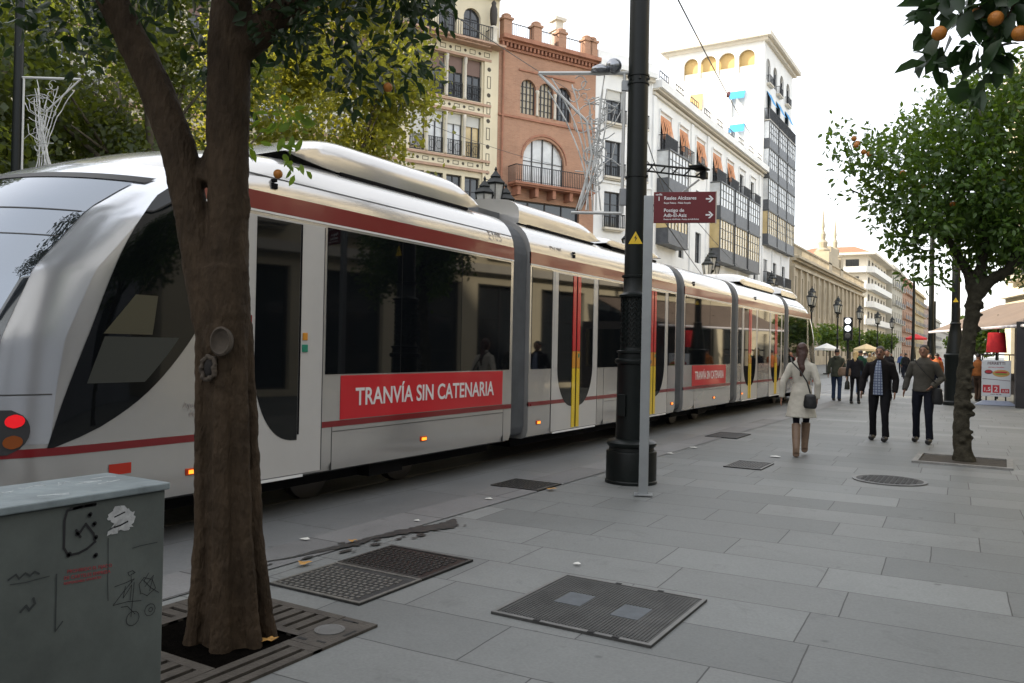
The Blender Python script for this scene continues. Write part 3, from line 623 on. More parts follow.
def bellows(y0, y1):
    b = MB(); n_ = 7
    ys = []; ins = []
    for k in range(n_):
        a = y0+(y1-y0)*k/n_; c = y0+(y1-y0)*(k+0.5)/n_
        ys += [a, c]; ins += [0.05, 0.085]
    ys.append(y1); ins.append(0.05)
    P2 = [(i, z) for i, z in PROF]
    ring = [(TX-i, z) for i, z in P2]+[(TX-2*TW+i, z) for i, z in reversed(P2[:-1])]; n = len(ring)
    cx, cz = TX-TW, 1.9; vs = []
    for y, q in zip(ys, ins):
        for (x, z) in ring: vs.append((cx+(x-cx)*(1-q/1.325), y, cz+(z-cz)*(1-q/1.7)))
    fs = []
    for j in range(len(ys)-1):
        for k in range(n):
            k2 = (k+1) % n; fs.append((j*n+k, j*n+k2, (j+1)*n+k2, (j+1)*n+k))
    b.add(vs, fs); return b
SECT = [('D', 9.86, 15.80), ('C', 16.30, 19.72), ('D', 20.30, 25.35)]
for nm, a, c in SECT: car(a, c).build('car_body', silver, tram, 'auto')
for a, c in ((9.38, 9.88), (15.78, 16.32), (19.70, 20.32), (25.33, 25.92)): bellows(a, c).build('gangway_bellows', trub, tram)
# nose cars: plan outline is a superellipse whose reach changes with height
NF = [(0.33, 2.55, 1.2), (0.45, 2.46, 1.25), (0.8, 2.40, 1.25), (1.25, 2.42, 1.28), (1.6, 2.46, 1.3), (2.1, 2.66, 1.32), (2.55, 3.02, 1.35), (2.78, 3.32, 1.4), (2.92, 3.58, 1.42), (3.06, 3.90, 1.4), (3.2, 4.30, 1.3), (3.32, 4.72, 1.2), (3.41, 5.2, 1.1), (3.46, 5.7, 1.0)]
def nf(z):
    if z <= NF[0][0]: return NF[0][1:]
    for i in range(len(NF)-1):
        if NF[i][0] <= z <= NF[i+1][0]:
            t_ = (z-NF[i][0])/(NF[i+1][0]-NF[i][0]); t_ = t_
            return tuple(NF[i][k]+(NF[i+1][k]-NF[i][k])*t_ for k in (1, 2))
    return NF[-1][1:]
EXP = 2.7
def nose_pt(z, phi, out=0.0):
    F, L = nf(z); W = TW-inset(z)+out
    c, s_ = math.cos(phi), math.sin(phi)
    dx = W*math.copysign(abs(c)**(2/EXP), c); dy = (L+out)*abs(s_)**(2/EXP)
    return Vector((TC+dx, F+L-dy, z))
def side_pt(Y, z, out=0.0):
    F, L = nf(z); W = TW-inset(z)
    d_ = max(0.0, (F+L-Y)/L)
    if d_ >= 1: d_ = 0.999
    return Vector((TC+W*(1-d_**EXP)**(1/EXP)+out, Y-out*min(1, d_**2), z))
def nose_body(yend):
    b = MB(); zs = [0.33, 0.36, 0.45, 0.6, 0.8, 1.0, 1.25, 1.45, 1.6, 1.85, 2.1, 2.35, 2.55, 2.75, 2.9, 3.02, 3.12, 3.2, 3.27, 3.34, 3.4, 3.44, 3.46]
    NP = 48; vs = []
    for z in zs:
        W = TW-inset(z); vs.append((TC+W, yend, z))
        for k in range(NP+1): vs.append(nose_pt(z, math.pi*k/NP))
        vs.append((TC-W, yend, z))
    n = NP+3; fs = []
    for j in range(len(zs)-1):
        for k in range(n-1): fs.append((j*n+k, (j+1)*n+k, (j+1)*n+k+1, j*n+k+1))
        fs.append((j*n, j*n+n-1, (j+1)*n+n-1, (j+1)*n))
    fs.append(tuple(range(n))); fs.append(tuple((len(zs)-1)*n+k for k in range(n))[::-1])
    b.add(vs, fs); return b
def grid_build(rows, name, m, parent, mirror=None):
    n = len(rows[0]); b = MB(); vs = [p for r_ in rows for p in r_]
    if mirror is not None: vs = [(p[0], mirror-p[1], p[2]) for p in vs]
    fs = [(j*n+k, j*n+k+1, (j+1)*n+k+1, (j+1)*n+k) for j in range(len(rows)-1) for k in range(n-1)]
    b.add(vs, fs); return b.build(name, m, parent, 'auto')
def lerp_tab(tab, z):
    if z <= tab[0][0]: return tab[0][1]
    for i in range(len(tab)-1):
        if tab[i][0] <= z <= tab[i+1][0]:
            h = tab[i+1][0]-tab[i][0]; t_ = (z-tab[i][0])/h; sl = (tab[i+1][1]-tab[i][1])/h
            m0 = sl if i == 0 else (tab[i+1][1]-tab[i-1][1])/(tab[i+1][0]-tab[i-1][0])
            m1 = sl if i == len(tab)-2 else (tab[i+2][1]-tab[i][1])/(tab[i+2][0]-tab[i][0])
            return (2*t_**3-3*t_**2+1)*tab[i][1]+(t_**3-2*t_**2+t_)*h*m0+(3*t_**2-2*t_**3)*tab[i+1][1]+(t_**3-t_**2)*h*m1
    return tab[-1][1]
MIR = 33.6   # far nose is this one mirrored along the street
def nose_parts(mirror):
    mr = None if mirror is None else mirror
    nb = nose_body(9.40) if mr is None else nose_body(7.70)
    if mr is not None: nb.v = [(p[0], mr-p[1], p[2]) for p in nb.v]
    body = nb.build('car_body', silver, tram, 'auto')
    # brighter bluish silver round the windscreen: sky reflection put into the colour
    shell = mat('sky_sheen_silver', (0.74, 0.765, 0.81), 0.2, 0.72, var=0.03, vscale=1.5, coat=0.6)
    rows = []
    for i in range(40):
        z = 0.87+(2.99-0.87)*i/39; rows.append([nose_pt(z, R(13)+(R(167)-R(13))*k/60, 0.002) for k in range(61)])
    grid_build(rows, 'nose_sky_sheen', shell, tram, mr)
    # windscreen
    rows = []
    for i in range(22):
        z = 1.28+(2.80-1.28)*i/21; rows.append([nose_pt(z, R(31)+(R(149)-R(31))*k/60, 0.014) for k in range(61)])
    grid_build(rows, 'windscreen', screen_glass, tram, mr)
    rows = [[nose_pt(z, R(28)+(R(152)-R(28))*k/60, 0.017) for k in range(61)] for z in (2.815, 2.84, 2.865)]
    grid_build(rows, 'visor_gap', seam, tram, mr)
    for zc in (2.32, 2.52):
        rows = [[nose_pt(z, R(32)+(R(148)-R(32))*k/60, 0.017) for k in range(61)] for z in (zc, zc+.008)]
        grid_build(rows, 'windscreen_seam', seam, tram, mr)
    # cab side window
    le = [(0.84, 3.22), (1.2, 3.33), (1.66, 3.50), (2.26, 3.74), (2.71, 4.03), (2.85, 4.22)]
    re = [(0.84, 3.26), (0.95, 3.56), (1.15, 3.90), (1.41, 4.18), (1.73, 4.42), (2.1, 4.56), (2.5, 4.62), (2.85, 4.62)]
    rows = []
    for i in range(34):
        z = 0.84+(2.85-0.84)*i/33; a, c = lerp_tab(le, z), lerp_tab(re, z)
        rows.append([side_pt(a+(c-a)*k/14, z, 0.006) for k in range(15)])
    grid_build(rows, 'cab_window', tglass, tram, mr)
    rows = []
    for i in range(12):
        z = 1.28+(1.62-1.28)*i/11; a, c = lerp_tab(le, z)+0.12, lerp_tab(re, z)-0.12
        rows.append([side_pt(a+(c-a)*k/10, z, 0.009) for k in range(11)])
    grid_build(rows, 'cab_screen_panel', mat('cab_panel', (0.055, 0.058, 0.052), 0.35, spec=.3), tram, mr)
    rows = []
    for i in range(8):
        z = 1.64+0.30*i/7; a, c = lerp_tab(le, z)+0.1+0.02*i, lerp_tab(le, z)+0.50-0.01*i
        rows.append([side_pt(a+(c-a)*k/6, z, 0.009) for k in range(7)])
    grid_build(rows, 'cab_seat_back', mat('cab_cream', (0.085, 0.078, 0.05), 0.5, spec=.3), tram, mr)
    # wrap-round stripe and bumper seam
    yE = 9.40 if mr is None else 7.70
    def wrap(z0, z1, name, m, out, phimax=150):
        rows = []
        for z in (z0, (z0+z1)/2, z1):
            r_ = [Vector((TX-inset(z)+out, yE-(yE-3.9)*k/12, z)) for k in range(12)]
            r_ += [nose_pt(z, R(phimax)*k/40, out) for k in range(41)]
            rows.append(r_)
        grid_build(rows, name, m, tram, mr)
    wrap(0.785, 0.842, 'lower_stripe', tred, 0.004)
    # upper seam lines
    rows = [[Vector((TX-inset(z)+0.003, yE-(yE-4.9)*k/10, z)) for k in range(11)]+[nose_pt(z, R(30)*k/10, 0.003) for k in range(1, 11)] for z in (3.075, 3.085)]
    grid_build(rows, 'roof_seam', seam, tram, mr)
    rows = [[nose_pt(z, R(14)+R(95)*k/40, 0.003) for k in range(41)] for z in (1.205, 1.215)]
    grid_build(rows, 'nose_seam', seam, tram, mr)
    # rear light cluster
    rows = []
    for i in range(9):
        z = 0.81+0.30*i/8; q = math.sqrt(max(0, 1-((z-0.96)/0.155)**2))
        rows.append([nose_pt(z, R(27)-R(8)*q+R(16)*q*k/8, 0.008) for k in range(9)])
    hl = grid_build(rows, 'light_cluster', mat('cluster_dark', (0.05, 0.05, 0.052), 0.25), tram, mr)
    for (zc, col, em) in ((1.105, (0.60, 0.010, 0.015), 0.35), (0.965, (0.26, 0.07, 0.015), 0.0)):
        rows = []
        for q_ in range(9):
            dz = -0.045+0.09*q_/8; hw_ = math.sqrt(max(0.002, 1-(dz/0.0455)**2)); rows.append([nose_pt(zc-0.07+dz, R(23.7)+R(2.9)*hw_*(-1+2*k/6), 0.016) for k in range(7)])
        grid_build(rows, 'lamp_lens', mat('lens_%s' % ('red' if em else 'amber'), col, 0.2, emit=em), hl, mr)
    rows = [[side_pt(3.66+0.18*k/4, z, 0.006) for k in range(5)] for z in (0.60, 0.64, 0.68)]
    grid_build(rows, 'side_reflector', mat('reflector_red', (0.45, 0.03, 0.015), 0.25), tram, mr)
nose_parts(None); nose_parts(MIR)
def my(y, mirror): return y if mirror is None else mirror-y
def side_box(name, m, y0, y1, z0, z1, out=0.006, parent=tram, th=0.02, bev=0):
    b = MB(); b.mm((TX-th, y0, z0), (TX+out, y1, z1)); return b.build(name, m, parent, bevel=bev)
def lamp_marker(y, z=0.545):
    b = MB(); b.mm((TX-0.01, y-0.06, z-0.028), (TX+0.012, y+0.06, z+0.028)); o = b.build('side_marker_lamp', mat('marker_red', (0.4, 0.04, 0.01), 0.3), tram, bevel=.006)
    b = MB(); b.mm((TX, y-0.035, z-0.016), (TX+0.018, y+0.045, z+0.014)); b.build('lamp_lens', amber, o)
def upper_band(y0, y1):
    b = MB(); b.mm((TX-0.02, y0, 2.765), (TX+0.004, y1, 2.925)); b.build('upper_stripe', tred, tram)
    b = MB(); b.mm((TX-0.02, y0, 2.745), (TX+0.006, y1, 2.762)); b.build('rain_rail', lightseam, tram)
def seamline(y, z0=0.36, z1=2.72): side_box('panel_seam', seam, y-0.004, y+0.004, z0, z1, 0.0025)
def door_leaf_glass(parent, y_in, y_out, zb=0.72, lens=True):
    """glass whose outer lower corner sweeps down to a point by the middle of the door"""
    b = MB(); n = 16; pts = [(y_in, 2.70), (y_out, 2.70)]
    for k in range(n+1):
        a = math.pi/2*k/n; pts.append((y_in+(y_out-y_in)*math.cos(a)**0.8, 1.30-(1.30-zb)*math.sin(a)**1.2))
    x0, x1 = TX-0.01, TX+0.008; N = len(pts)
    b.add([(x1, p[0], p[1]) for p in pts]+[(x0, p[0], p[1]) for p in pts], [tuple(range(N)), tuple(range(2*N-1, N-1, -1))]+[(i, i+N, (i+1) % N+N, (i+1) % N) for i in range(N)])
    return b.build('door_glass', tglass, parent)
grey_door = tram_paint('door_grey', (0.50, 0.49, 0.475), 0.3, 0.4)
redd = tram_paint('door_red', (0.55, 0.012, 0.02), 0.3, 0.4); yell = tram_paint('door_yellow', (0.75, 0.52, 0.015), 0.35, 0.3); orn = tram_paint('door_orange', (0.62, 0.26, 0.02), .3, .3)
def double_door(yc, hw=0.62):
    d = side_box('door', grey_door, yc-hw-0.16, yc+hw+0.16, 0.385, 2.715, 0.0045)
    for s_ in (-1, 1):
        door_leaf_glass(d, yc+s_*0.05, yc+s_*(hw-0.02))
        b = MB(); b.mm((TX, yc+s_*(hw-0.005), 1.3), (TX+0.011, yc+s_*(hw+0.10), 2.71)); b.build('door_post', grey_door, d)
        for (z0, z1, m) in ((1.56, 2.70, redd), (1.30, 1.555, orn), (0.40, 1.295, yell)):
            b = MB(); b.mm((TX, yc+s_*0.025, z0), (TX+0.016, yc+s_*0.125, z1)); b.build('leaf_edge', m, d)
        b = MB(); b.mm((TX+0.0, yc+s_*(hw+.158), 0.385), (TX+0.007, yc+s_*(hw+.168), 2.71)); b.build('door_seam', seam, d)
    b = MB(); b.mm((TX, yc-0.018, 0.40), (TX+0.010, yc+0.018, 2.70)); b.build('centre_seal', tdark, d)
    b = MB(); b.mm((TX+0.005, yc+0.06, 1.46), (TX+0.022, yc+0.10, 1.52)); b.build('push_button', mat('button_green', (0.02, 0.22, 0.14), 0.3), d)
    b = MB(); b.mm((TX, yc-hw-0.1, 0.352), (TX+0.014, yc+hw+0.1, 0.375)); b.build('step_edge', lightseam, d)
def window(y0, y1, z0=1.30, z1=2.72, frames=True):
    o = side_box('window', tglass, y0, y1, z0, z1, 0.006)
    if frames and y1-y0 > 1.2:
        n = max(1, round((y1-y0)/1.35))
        for k in range(1, n): 
            y = y0+(y1-y0)*k/n; b = MB(); b.mm((TX, y-0.006, z0), (TX+0.0068, y+0.006, z1)); b.build('glazing_joint', tdark, o)
    return o
# rear nose car, street side
d = side_box('door', grey_door, 4.86, 5.84, 0.385, 2.715, 0.0045)
b = MB(); n = 16; pts = [(5.52, 2.70), (5.0, 2.70)]+[(5.52-(0.52)*math.cos(math.pi/2*k/n)**0.8, 1.35-(1.35-0.70)*math.sin(math.pi/2*k/n)**1.2) for k in range(n+1)]
N = len(pts); b.add([(TX+.008, p[0], p[1]) for p in pts]+[(TX-.01, p[0], p[1]) for p in pts], [tuple(range(N)), tuple(range(2*N-1, N-1, -1))]+[(i, i+N, (i+1) % N+N, (i+1) % N) for i in range(N)])
dg_ = b.build('door_glass', tglass, d)
b = MB(); b.mm((TX, 5.525, 0.75), (TX+0.009, 5.545, 2.70)); b.build('door_seal', tdark, d)
for (y, z, m, a) in ((5.60, 1.66, mat('button_orange', (0.6, 0.25, 0.02), .4), .03), (5.60, 1.55, mat('button_green', (0.02, 0.22, 0.14), 0.3), .035), (4.93, 1.80, tred, .03), (4.93, 1.70, yell, .03)):
    b = MB(); b.mm((TX, y-a, z-0.035), (TX+0.014, y+a, z+0.035)); b.build('push_button', m, d, bevel=.004)
b = MB(); b.mm((TX, 5.835, 0.385), (TX+0.007, 5.845, 2.71)); b.build('door_seam', seam, d)
b = MB(); b.mm((TX, 4.9, 0.352), (TX+0.014, 5.6, 0.375)); b.build('step_edge', lightseam, d)
window(5.88, 9.33)
upper_band(4.3, 9.40); upper_band(9.86, 15.80); upper_band(16.30, 19.72); upper_band(20.3, 25.35); upper_band(25.92, MIR-4.3)
def panel_sign(y0, y1, z0=0.85, z1=1.285, size=0.30):
    o = side_box('sign_panel', mat('panel_red', (0.52, 0.010, 0.02), 0.4, coat=0.3), y0, y1, z0, z1, 0.008)
    tw = (y1-y0)*0.86
    tx = text('lettering', 'TRANVÍA SIN CATENARIA', 0.25, Matrix.Identity(4), mat('letter_white', (0.72, 0.70, 0.70), 0.4), o, ext=0.001, bold=0.004)
    xs = [v.co.x for v in tx.data.vertices]; sc = tw/(max(xs)-min(xs))
    M2 = face_mat((TX+0.0105, y0+(y1-y0)*0.07, (z0+z1)/2-0.085), (0, 1, 0), (0, 0, 1)) @ Matrix.Diagonal((sc, (z1-z0)/0.435, 1, 1))
    tx.data.transform(M2)
    return o
panel_sign(6.10, 9.16)
stk = side_box('stripe', tred, 9.86, 10.40, 0.785, 0.842, 0.0055); 
for a, c in ((9.86, 15.80), (16.30, 19.72), (20.3, 25.35)):
    side_box('lower_stripe', tred, a, c, 0.785, 0.842, 0.0052)
COL.objects.unlink(stk)
# door car D (near) and D (far)
for base, doors in (((9.86, 15.80), (11.30, 14.55)), ((20.30, 25.35), (21.45, 24.30))):
    e = [base[0]+0.05]
    for yc in doors: double_door(yc); e += [yc-0.80, yc+0.80]
    e.append(base[1]-0.05)
    for k in range(0, len(e), 2):
        if e[k+1]-e[k] > 0.1: window(e[k], e[k+1])
window(16.36, 19.66); panel_sign(16.85, 19.30)
window(25.98, MIR-4.9)
for y in (4.38, 7.47, 10.15, 15.62, 18.4, 20.75, 25.0, 27.9): lamp_marker(y)
seamline(5.99, 0.36, 0.80); seamline(9.2, .36, .78); seamline(12.35, .36, 1.28); seamline(13.6, .36, 1.28); seamline(17.0, .36, .8)
for a, c in ((6.0, 9.2), (12.4, 13.5), (16.9, 19.3)): side_box('skirt_seam', seam, a, c, 0.735, 0.743, 0.0025)
for (s_, y, m) in (('E105', 8.78, 0.14), ('D105', 10.45, 0.14)):
    text('fleet_number', s_, m*1.2, face_mat((TX-0.012, y, 2.965), (0, 1, 0), (-0.18, 0, 1)), mat('number_grey', (0.30, 0.27, 0.25), 0.5), tram, ext=0.002)
for i, (s_, z) in enumerate((('Ayuntamiento', 1.06), ('de Sevilla', 0.99))): text('lettering', s_, 0.07, face_mat((TX+0.003, 4.28-0.02*i+.08*i, z), (0, 1, 0), (0, 0, 1)), mat('number_grey', (0.3, .27, .25), .5), tram, ext=0.001)
b = MB(); b.mm((TX-.01, 4.40, 1.13), (TX+.004, 4.50, 1.20)); b.build('crest_mark', tred, tram); b = MB(); b.mm((TX-.01, 4.505, 1.11), (TX+.004, 4.60, 1.22)); b.build('crest_mark', yell, tram)
for y in (5.2, 11.2, 16.9, 22.0):
    b = MB(); b.box((TX-0.02, y, 3.0), (0.05, 0.06, 0.05)); b.box((TX-.015, y, 3.05), (.05, .035, .03)); b.build('roof_camera', tdark, tram, bevel=.004)
# side window interior hints: vertical stanchions are reflected only, so the panes stay dark
# roof fairings
def fairing(y0, y1, zt, ramp0, ramp1, ins=0.26):
    b = MB(); rows = []; NY = 24
    prof = [(ins+.005, 3.36), (ins-0.005, 3.47), (ins+0.01, 3.575), (ins+0.07, 3.64), (ins+0.20, 3.70), (ins+0.5, 3.74), (TW, 3.75)]
    hh = zt-3.40
    ring = [(i, (z-3.43)/0.32) for i, z in prof]
    for j in range(NY+1):
        y = y0+(y1-y0)*j/NY
        f = 1.0
        if ramp0 and y < y0+ramp0: f = math.sin(math.pi/2*max(0.0, (y-y0)/ramp0))**0.8
        if ramp1 and y > y1-ramp1: f = min(f, math.sin(math.pi/2*max(0.0, (y1-y)/ramp1))**0.8)
        r_ = [(TX-i, y, 3.425+0.0*f+hh*f*h) for i, h in ring]+[(TX-2*TW+i, y, 3.425+hh*f*h) for i, h in reversed(ring[:-1])]
        rows.append(r_)
    n = len(rows[0]); b.add([p for r_ in rows for p in r_], [(j*n+k, (j+1)*n+k, (j+1)*n+k+1, j*n+k+1) for j in range(NY) for k in range(n-1)])
    b.f.append(tuple(range(n))); b.f.append(tuple(NY*n+k for k in range(n))[::-1])
    o = b.build('roof_fairing', silver, tram, 'auto')
    g_ = MB(); g_.mm((TX-ins+0.012, y0+max(ramp0, .3)*.8, 3.33), (TX-ins-0.25, y1-0.3, 3.362)); g_.build('roof_gap', tdark, tram)
fairing(5.55, 8.95, 3.74, 0.95, 0.6); fairing(9.95, 12.7, 3.72, 0.0, 0.8); fairing(12.9, 15.6, 3.56, 0.3, 0.6); fairing(21.3, 25.2, 3.68, 0.7, 0.3); fairing(26.0, 28.4, 3.66, 0.2, 0.6)
b = MB(); b.mm((TX-1.9, 9.35, 3.40), (TX-0.55, 9.9, 3.50)); b.build('roof_coupling', trub, tram)
# bogies
def bogie(y):
    b = MB(); b.mm((TX-0.55, y-0.9, 0.16), (TX-2.1, y+0.9, 0.5)); b.mm((TX-0.14, y-0.28, 0.2), (TX-0.3, y+0.28, 0.32)); bo = b.build('bogie', tdark, tram)
    for s_ in (-1, 1):
        for xx in (-6.2, -7.63):
            w_ = MB(); w_.lathe((xx, y+s_*0.75, 0.29), [(0.30, -0.06), (0.30, 0.05), (0.27, 0.065), (0.12, 0.07)], 28, M=Matrix.Rotation(R(90), 4, 'Y')); w_.build('wheel', mat('wheel_steel', (0.12, 0.11, 0.10), 0.5, 0.7), bo, 'auto')
for y in (7.0, 18.0, 27.4): bogie(y)
b = MB()
for a, c in ((3.4, 9.3), (9.9, 15.7), (16.4, 19.6), (20.4, 25.2), (26, 30.5)): b.mm((TX-0.3, a, 0.20), (TX-2.3, c, 0.345))
b.build('underframe', tdark, tram)

# ------------------------------------------------------------------ buildings
plaster_w = mat('white_plaster', (0.78, 0.79, 0.79), 0.8, var=0.10, vscale=0.5, bump=0.1, bscale=8)
plaster_c = mat('cream_plaster', (0.68, 0.61, 0.45), 0.8, var=0.10, vscale=0.5, bump=0.1, bscale=8)
stone_b = mat('beige_stone', (0.43, 0.37, 0.27), 0.85, var=0.25, vscale=0.35, bump=0.2, bscale=6)
trim_w = mat('pale_trim', (0.60, 0.56, 0.48), 0.8, var=0.12, vscale=1.0)
roofm = mat('red_roof', (0.42, 0.15, 0.08), 0.8, var=0.25, vscale=1.5)
iron_b = mat('balcony_iron', (0.022, 0.023, 0.026), 0.5, 0.3)
iron_panel = mat('gallery_panel', (0.085, 0.09, 0.10), 0.5, 0.2, var=0.3, vscale=2.5, bump=0.5, bscale=9)
frame_d = mat('window_frame_dark', (0.035, 0.035, 0.04), 0.5)
frame_w = mat('window_frame_white', (0.62, 0.62, 0.60), 0.5)
pane_m = mat('window_pane', (0.03, 0.035, 0.04), 0.06, spec=0.8)
pane_sky = mat('window_pane_sky', (0.62, 0.64, 0.65), 0.12, spec=0.8, var=0.3, vscale=0.8)  # pale pane: bright sky reflection put into the glass colour
blind_m = mat('roller_blind', (0.55, 0.55, 0.52), 0.7)
shutter_m = mat('brown_shutter', (0.17, 0.105, 0.085), 0.6)
awn_m = mat('orange_awning', (0.58, 0.25, 0.11), 0.7, var=0.25, vscale=2)
blue_m = mat('blue_awning', (0.05, 0.30, 0.62), 0.7, var=0.2, vscale=2)
warm_pane = mat('amber_pane', (0.55, 0.42, 0.20), 0.15, spec=0.7, var=0.3, vscale=0.7)  # flat amber tint in the pane colour

class Fr:
    """facade frame: a = metres along the facade, z = height, d = metres out from the wall"""
    def __init__(s, o, u, n): s.o = Vector((o[0], o[1], 0)); s.u = Vector((u[0], u[1], 0)).normalized(); s.n = Vector((n[0], n[1], 0)).normalized()
    def p(s, a, z, d=0): return s.o+s.u*a+s.n*d+Vector((0, 0, z))
    def box(s, b, a0, a1, z0, z1, d0, d1):
        vs = [s.p(a, z, d) for z in (z0, z1) for d in (d0, d1) for a in (a0, a1)]
        return b.add(vs, [(0, 2, 3, 1), (4, 5, 7, 6), (0, 1, 5, 4), (2, 6, 7, 3), (0, 4, 6, 2), (1, 3, 7, 5)])
def arch_pts(a0, a1, z1, rise, n=10):
    c = (a0+a1)/2; h = (a1-a0)/2
    return [(c-h*math.cos(math.pi*k/n), z1-rise+rise*math.sin(math.pi*k/n)) for k in range(n+1)]
def wall(bld, F, A0, A1, Z0, Z1, ops, m, depth=12, rec=0.28, name='wall', sides=(1, 1)):
    """ops: (a0, a1, z0, z1, rise) openings cut through the front; a hollow box behind"""
    b = MB()
    xs = sorted(set([A0, A1]+[q for o in ops for q in o[:2]])); zs = sorted(set([Z0, Z1]+[q for o in ops for q in o[2:4]]))
    for i in range(len(xs)-1):
        for j in range(len(zs)-1):
            ca, cz = (xs[i]+xs[i+1])/2, (zs[j]+zs[j+1])/2
            if any(o[0] < ca < o[1] and o[2] < cz < o[3] for o in ops): continue
            b.add([F.p(xs[i], zs[j]), F.p(xs[i+1], zs[j]), F.p(xs[i+1], zs[j+1]), F.p(xs[i], zs[j+1])], [(0, 1, 2, 3)])
    for o in ops:
        a0, a1, z0, z1 = o[:4]; rise = o[4] if len(o) > 4 else 0
        zz = z1-rise
        for (p, q) in (((a0, z0), (a1, z0)), ((a0, z0), (a0, zz)), ((a1, z0), (a1, zz))): b.add([F.p(*p), F.p(*q), F.p(*q, -rec), F.p(*p, -rec)], [(0, 1, 2, 3)])
        if rise:
            ap = arch_pts(a0, a1, z1, rise)
            for k in range(len(ap)-1):
                b.add([F.p(*ap[k]), F.p(*ap[k+1]), F.p(*ap[k+1], -rec), F.p(*ap[k], -rec)], [(0, 1, 2, 3)])
                b.add([F.p(*ap[k]), F.p(*ap[k+1]), F.p(ap[k+1][0], z1), F.p(ap[k][0], z1)], [(0, 1, 2, 3)])
        else: b.add([F.p(a0, z1), F.p(a1, z1), F.p(a1, z1, -rec), F.p(a0, z1, -rec)], [(0, 1, 2, 3)])
    for a, on in ((A0, sides[0]), (A1, sides[1])):
        if on: b.add([F.p(a, Z0), F.p(a, Z1), F.p(a, Z1, -depth), F.p(a, Z0, -depth)], [(0, 1, 2, 3)])
    b.add([F.p(A0, Z1), F.p(A1, Z1), F.p(A1, Z1, -depth), F.p(A0, Z1, -depth)], [(0, 1, 2, 3)])
    b.add([F.p(A0, Z0, -depth), F.p(A1, Z0, -depth), F.p(A1, Z1, -depth), F.p(A0, Z1, -depth)], [(0, 1, 2, 3)])
    return b.build(name, m, bld)
def win(bld, F, a0, a1, z0, z1, rise=0, rec=0.28, pm=None, fm=None, cols=2, rows=3, blind=0, bm=None, grille=0):
    pm = pm or pane_m; fm = fm or frame_d
    f = MB(); t = 0.07; d0, d1 = -rec+0.02, -rec+0.10
    F.box(f, a0, a0+t, z0, z1, d0, d1); F.box(f, a1-t, a1, z0, z1, d0, d1); F.box(f, a0+t, a1-t, z0, z0+t, d0, d1)
    if not rise: F.box(f, a0+t, a1-t, z1-t, z1, d0, d1)
    for k in range(1, cols): c = a0+(a1-a0)*k/cols; F.box(f, c-0.035, c+0.035, z0+t, z1-0.01, d0, d1)
    for k in range(1, rows): c = z0+(z1-z0)*k/rows; F.box(f, a0+t, a1-t, c-0.02, c+0.02, d0+.01, d1-.02)
    w_ = f.build('window', fm, bld)
    p = MB(); p.add([F.p(a0, z0, d0+0.02), F.p(a1, z0, d0+0.02), F.p(a1, z1, d0+0.02), F.p(a0, z1, d0+0.02)], [(0, 1, 2, 3)]); p.build('pane', pm, w_)
    if blind: q = MB(); F.box(q, a0+t, a1-t, z1-(z1-z0)*blind, z1, d1+0.005, d1+0.03); q.build('blind', bm or blind_m, w_)
    return w_
def railing(bld, F, a0, a1, z0, h, out, name='balcony', slab_m=None, wrap=True, step=0.16, panel=None):
    s_ = MB(); F.box(s_, a0, a1, z0-0.14, z0, 0.002, out); F.box(s_, a0+.1, a1-.1, z0-0.24, z0-0.14, 0.002, out-0.12)
    o = s_.build(name, slab_m or trim_w, bld)
    r_ = MB()
    F.box(r_, a0, a1, z0+h-0.05, z0+h, out-0.05, out-0.01); F.box(r_, a0, a1, z0+0.06, z0+0.09, out-0.05, out-0.02)
    n = int((a1-a0)/step)
    for k in range(n+1): c = a0+0.02+(a1-a0-0.04)*k/n; F.box(r_, c-0.014, c+0.014, z0, z0+h-0.05, out-0.045, out-0.02)
    for a in (a0, a1-0.04): 
        F.box(r_, a, a+0.04, z0+h-0.05, z0+h, 0.0, out-0.05)
        for k in range(int(out/step)): F.box(r_, a+.005, a+.03, z0, z0+h-0.05, step*k+.05, step*k+.08)
    r_.build('railing', iron_b, o)
    if panel: q = MB(); F.box(q, a0+0.03, a1-0.03, z0+0.02, z0+h-0.06, out-0.09, out-0.055); q.build('lattice_panel', panel, o)
    return o
def band(bld, F, a0, a1, z0, z1, out, m, name='cornice'):
    b = MB(); F.box(b, a0, a1, z0, z1, 0.003, out); return b.build(name, m, bld)
def bay(bld, F, a0, a1, z0, zb, z1, out, pm):
    """glazed gallery: solid dark balustrade from z0 to zb, glass to z1"""
    b = MB(); F.box(b, a0, a1, z0-0.12, z0, 0.002, out+0.06); F.box(b, a0, a1, z1-0.1, z1, 0.002, out+0.04)
    F.box(b, a0+.02, a0+.12, z0, z1-.1, out-0.1, out); F.box(b, a1-.12, a1-.02, z0, z1-.1, out-0.1, out)
    n = max(2, round((a1-a0)/0.75))
    for k in range(1, n): c = a0+(a1-a0)*k/n; F.box(b, c-0.035, c+0.035, zb, z1-.1, out-0.07, out-0.005)
    for z in (zb+(z1-zb)*0.33, zb+(z1-zb)*0.66): F.box(b, a0+.12, a1-.12, z-0.02, z+0.02, out-0.06, out-0.012)
    o = b.build('bay_window', mat('bay_frame', (.075, .08, .085), .5), bld)
    q = MB(); F.box(q, a0+.03, a1-.03, z0, zb, 0.002, out-0.02); q.build('balustrade_panel', iron_panel, o)
    q = MB(); F.box(q, a0+.04, a1-.04, zb+0.01, z1-.1, 0.002, out-0.05); q.build('glazing', pm, o)
    return o
ca, sa = math.cos(R(27)), math.sin(R(27))
FA = Fr((-21.5, 54.9), (-sa, -ca), (ca, -sa))            # angled fronts, metres back from the corner
FL = Fr((-21.5, 54.9), (0, 1), (1, 0))                    # long street front

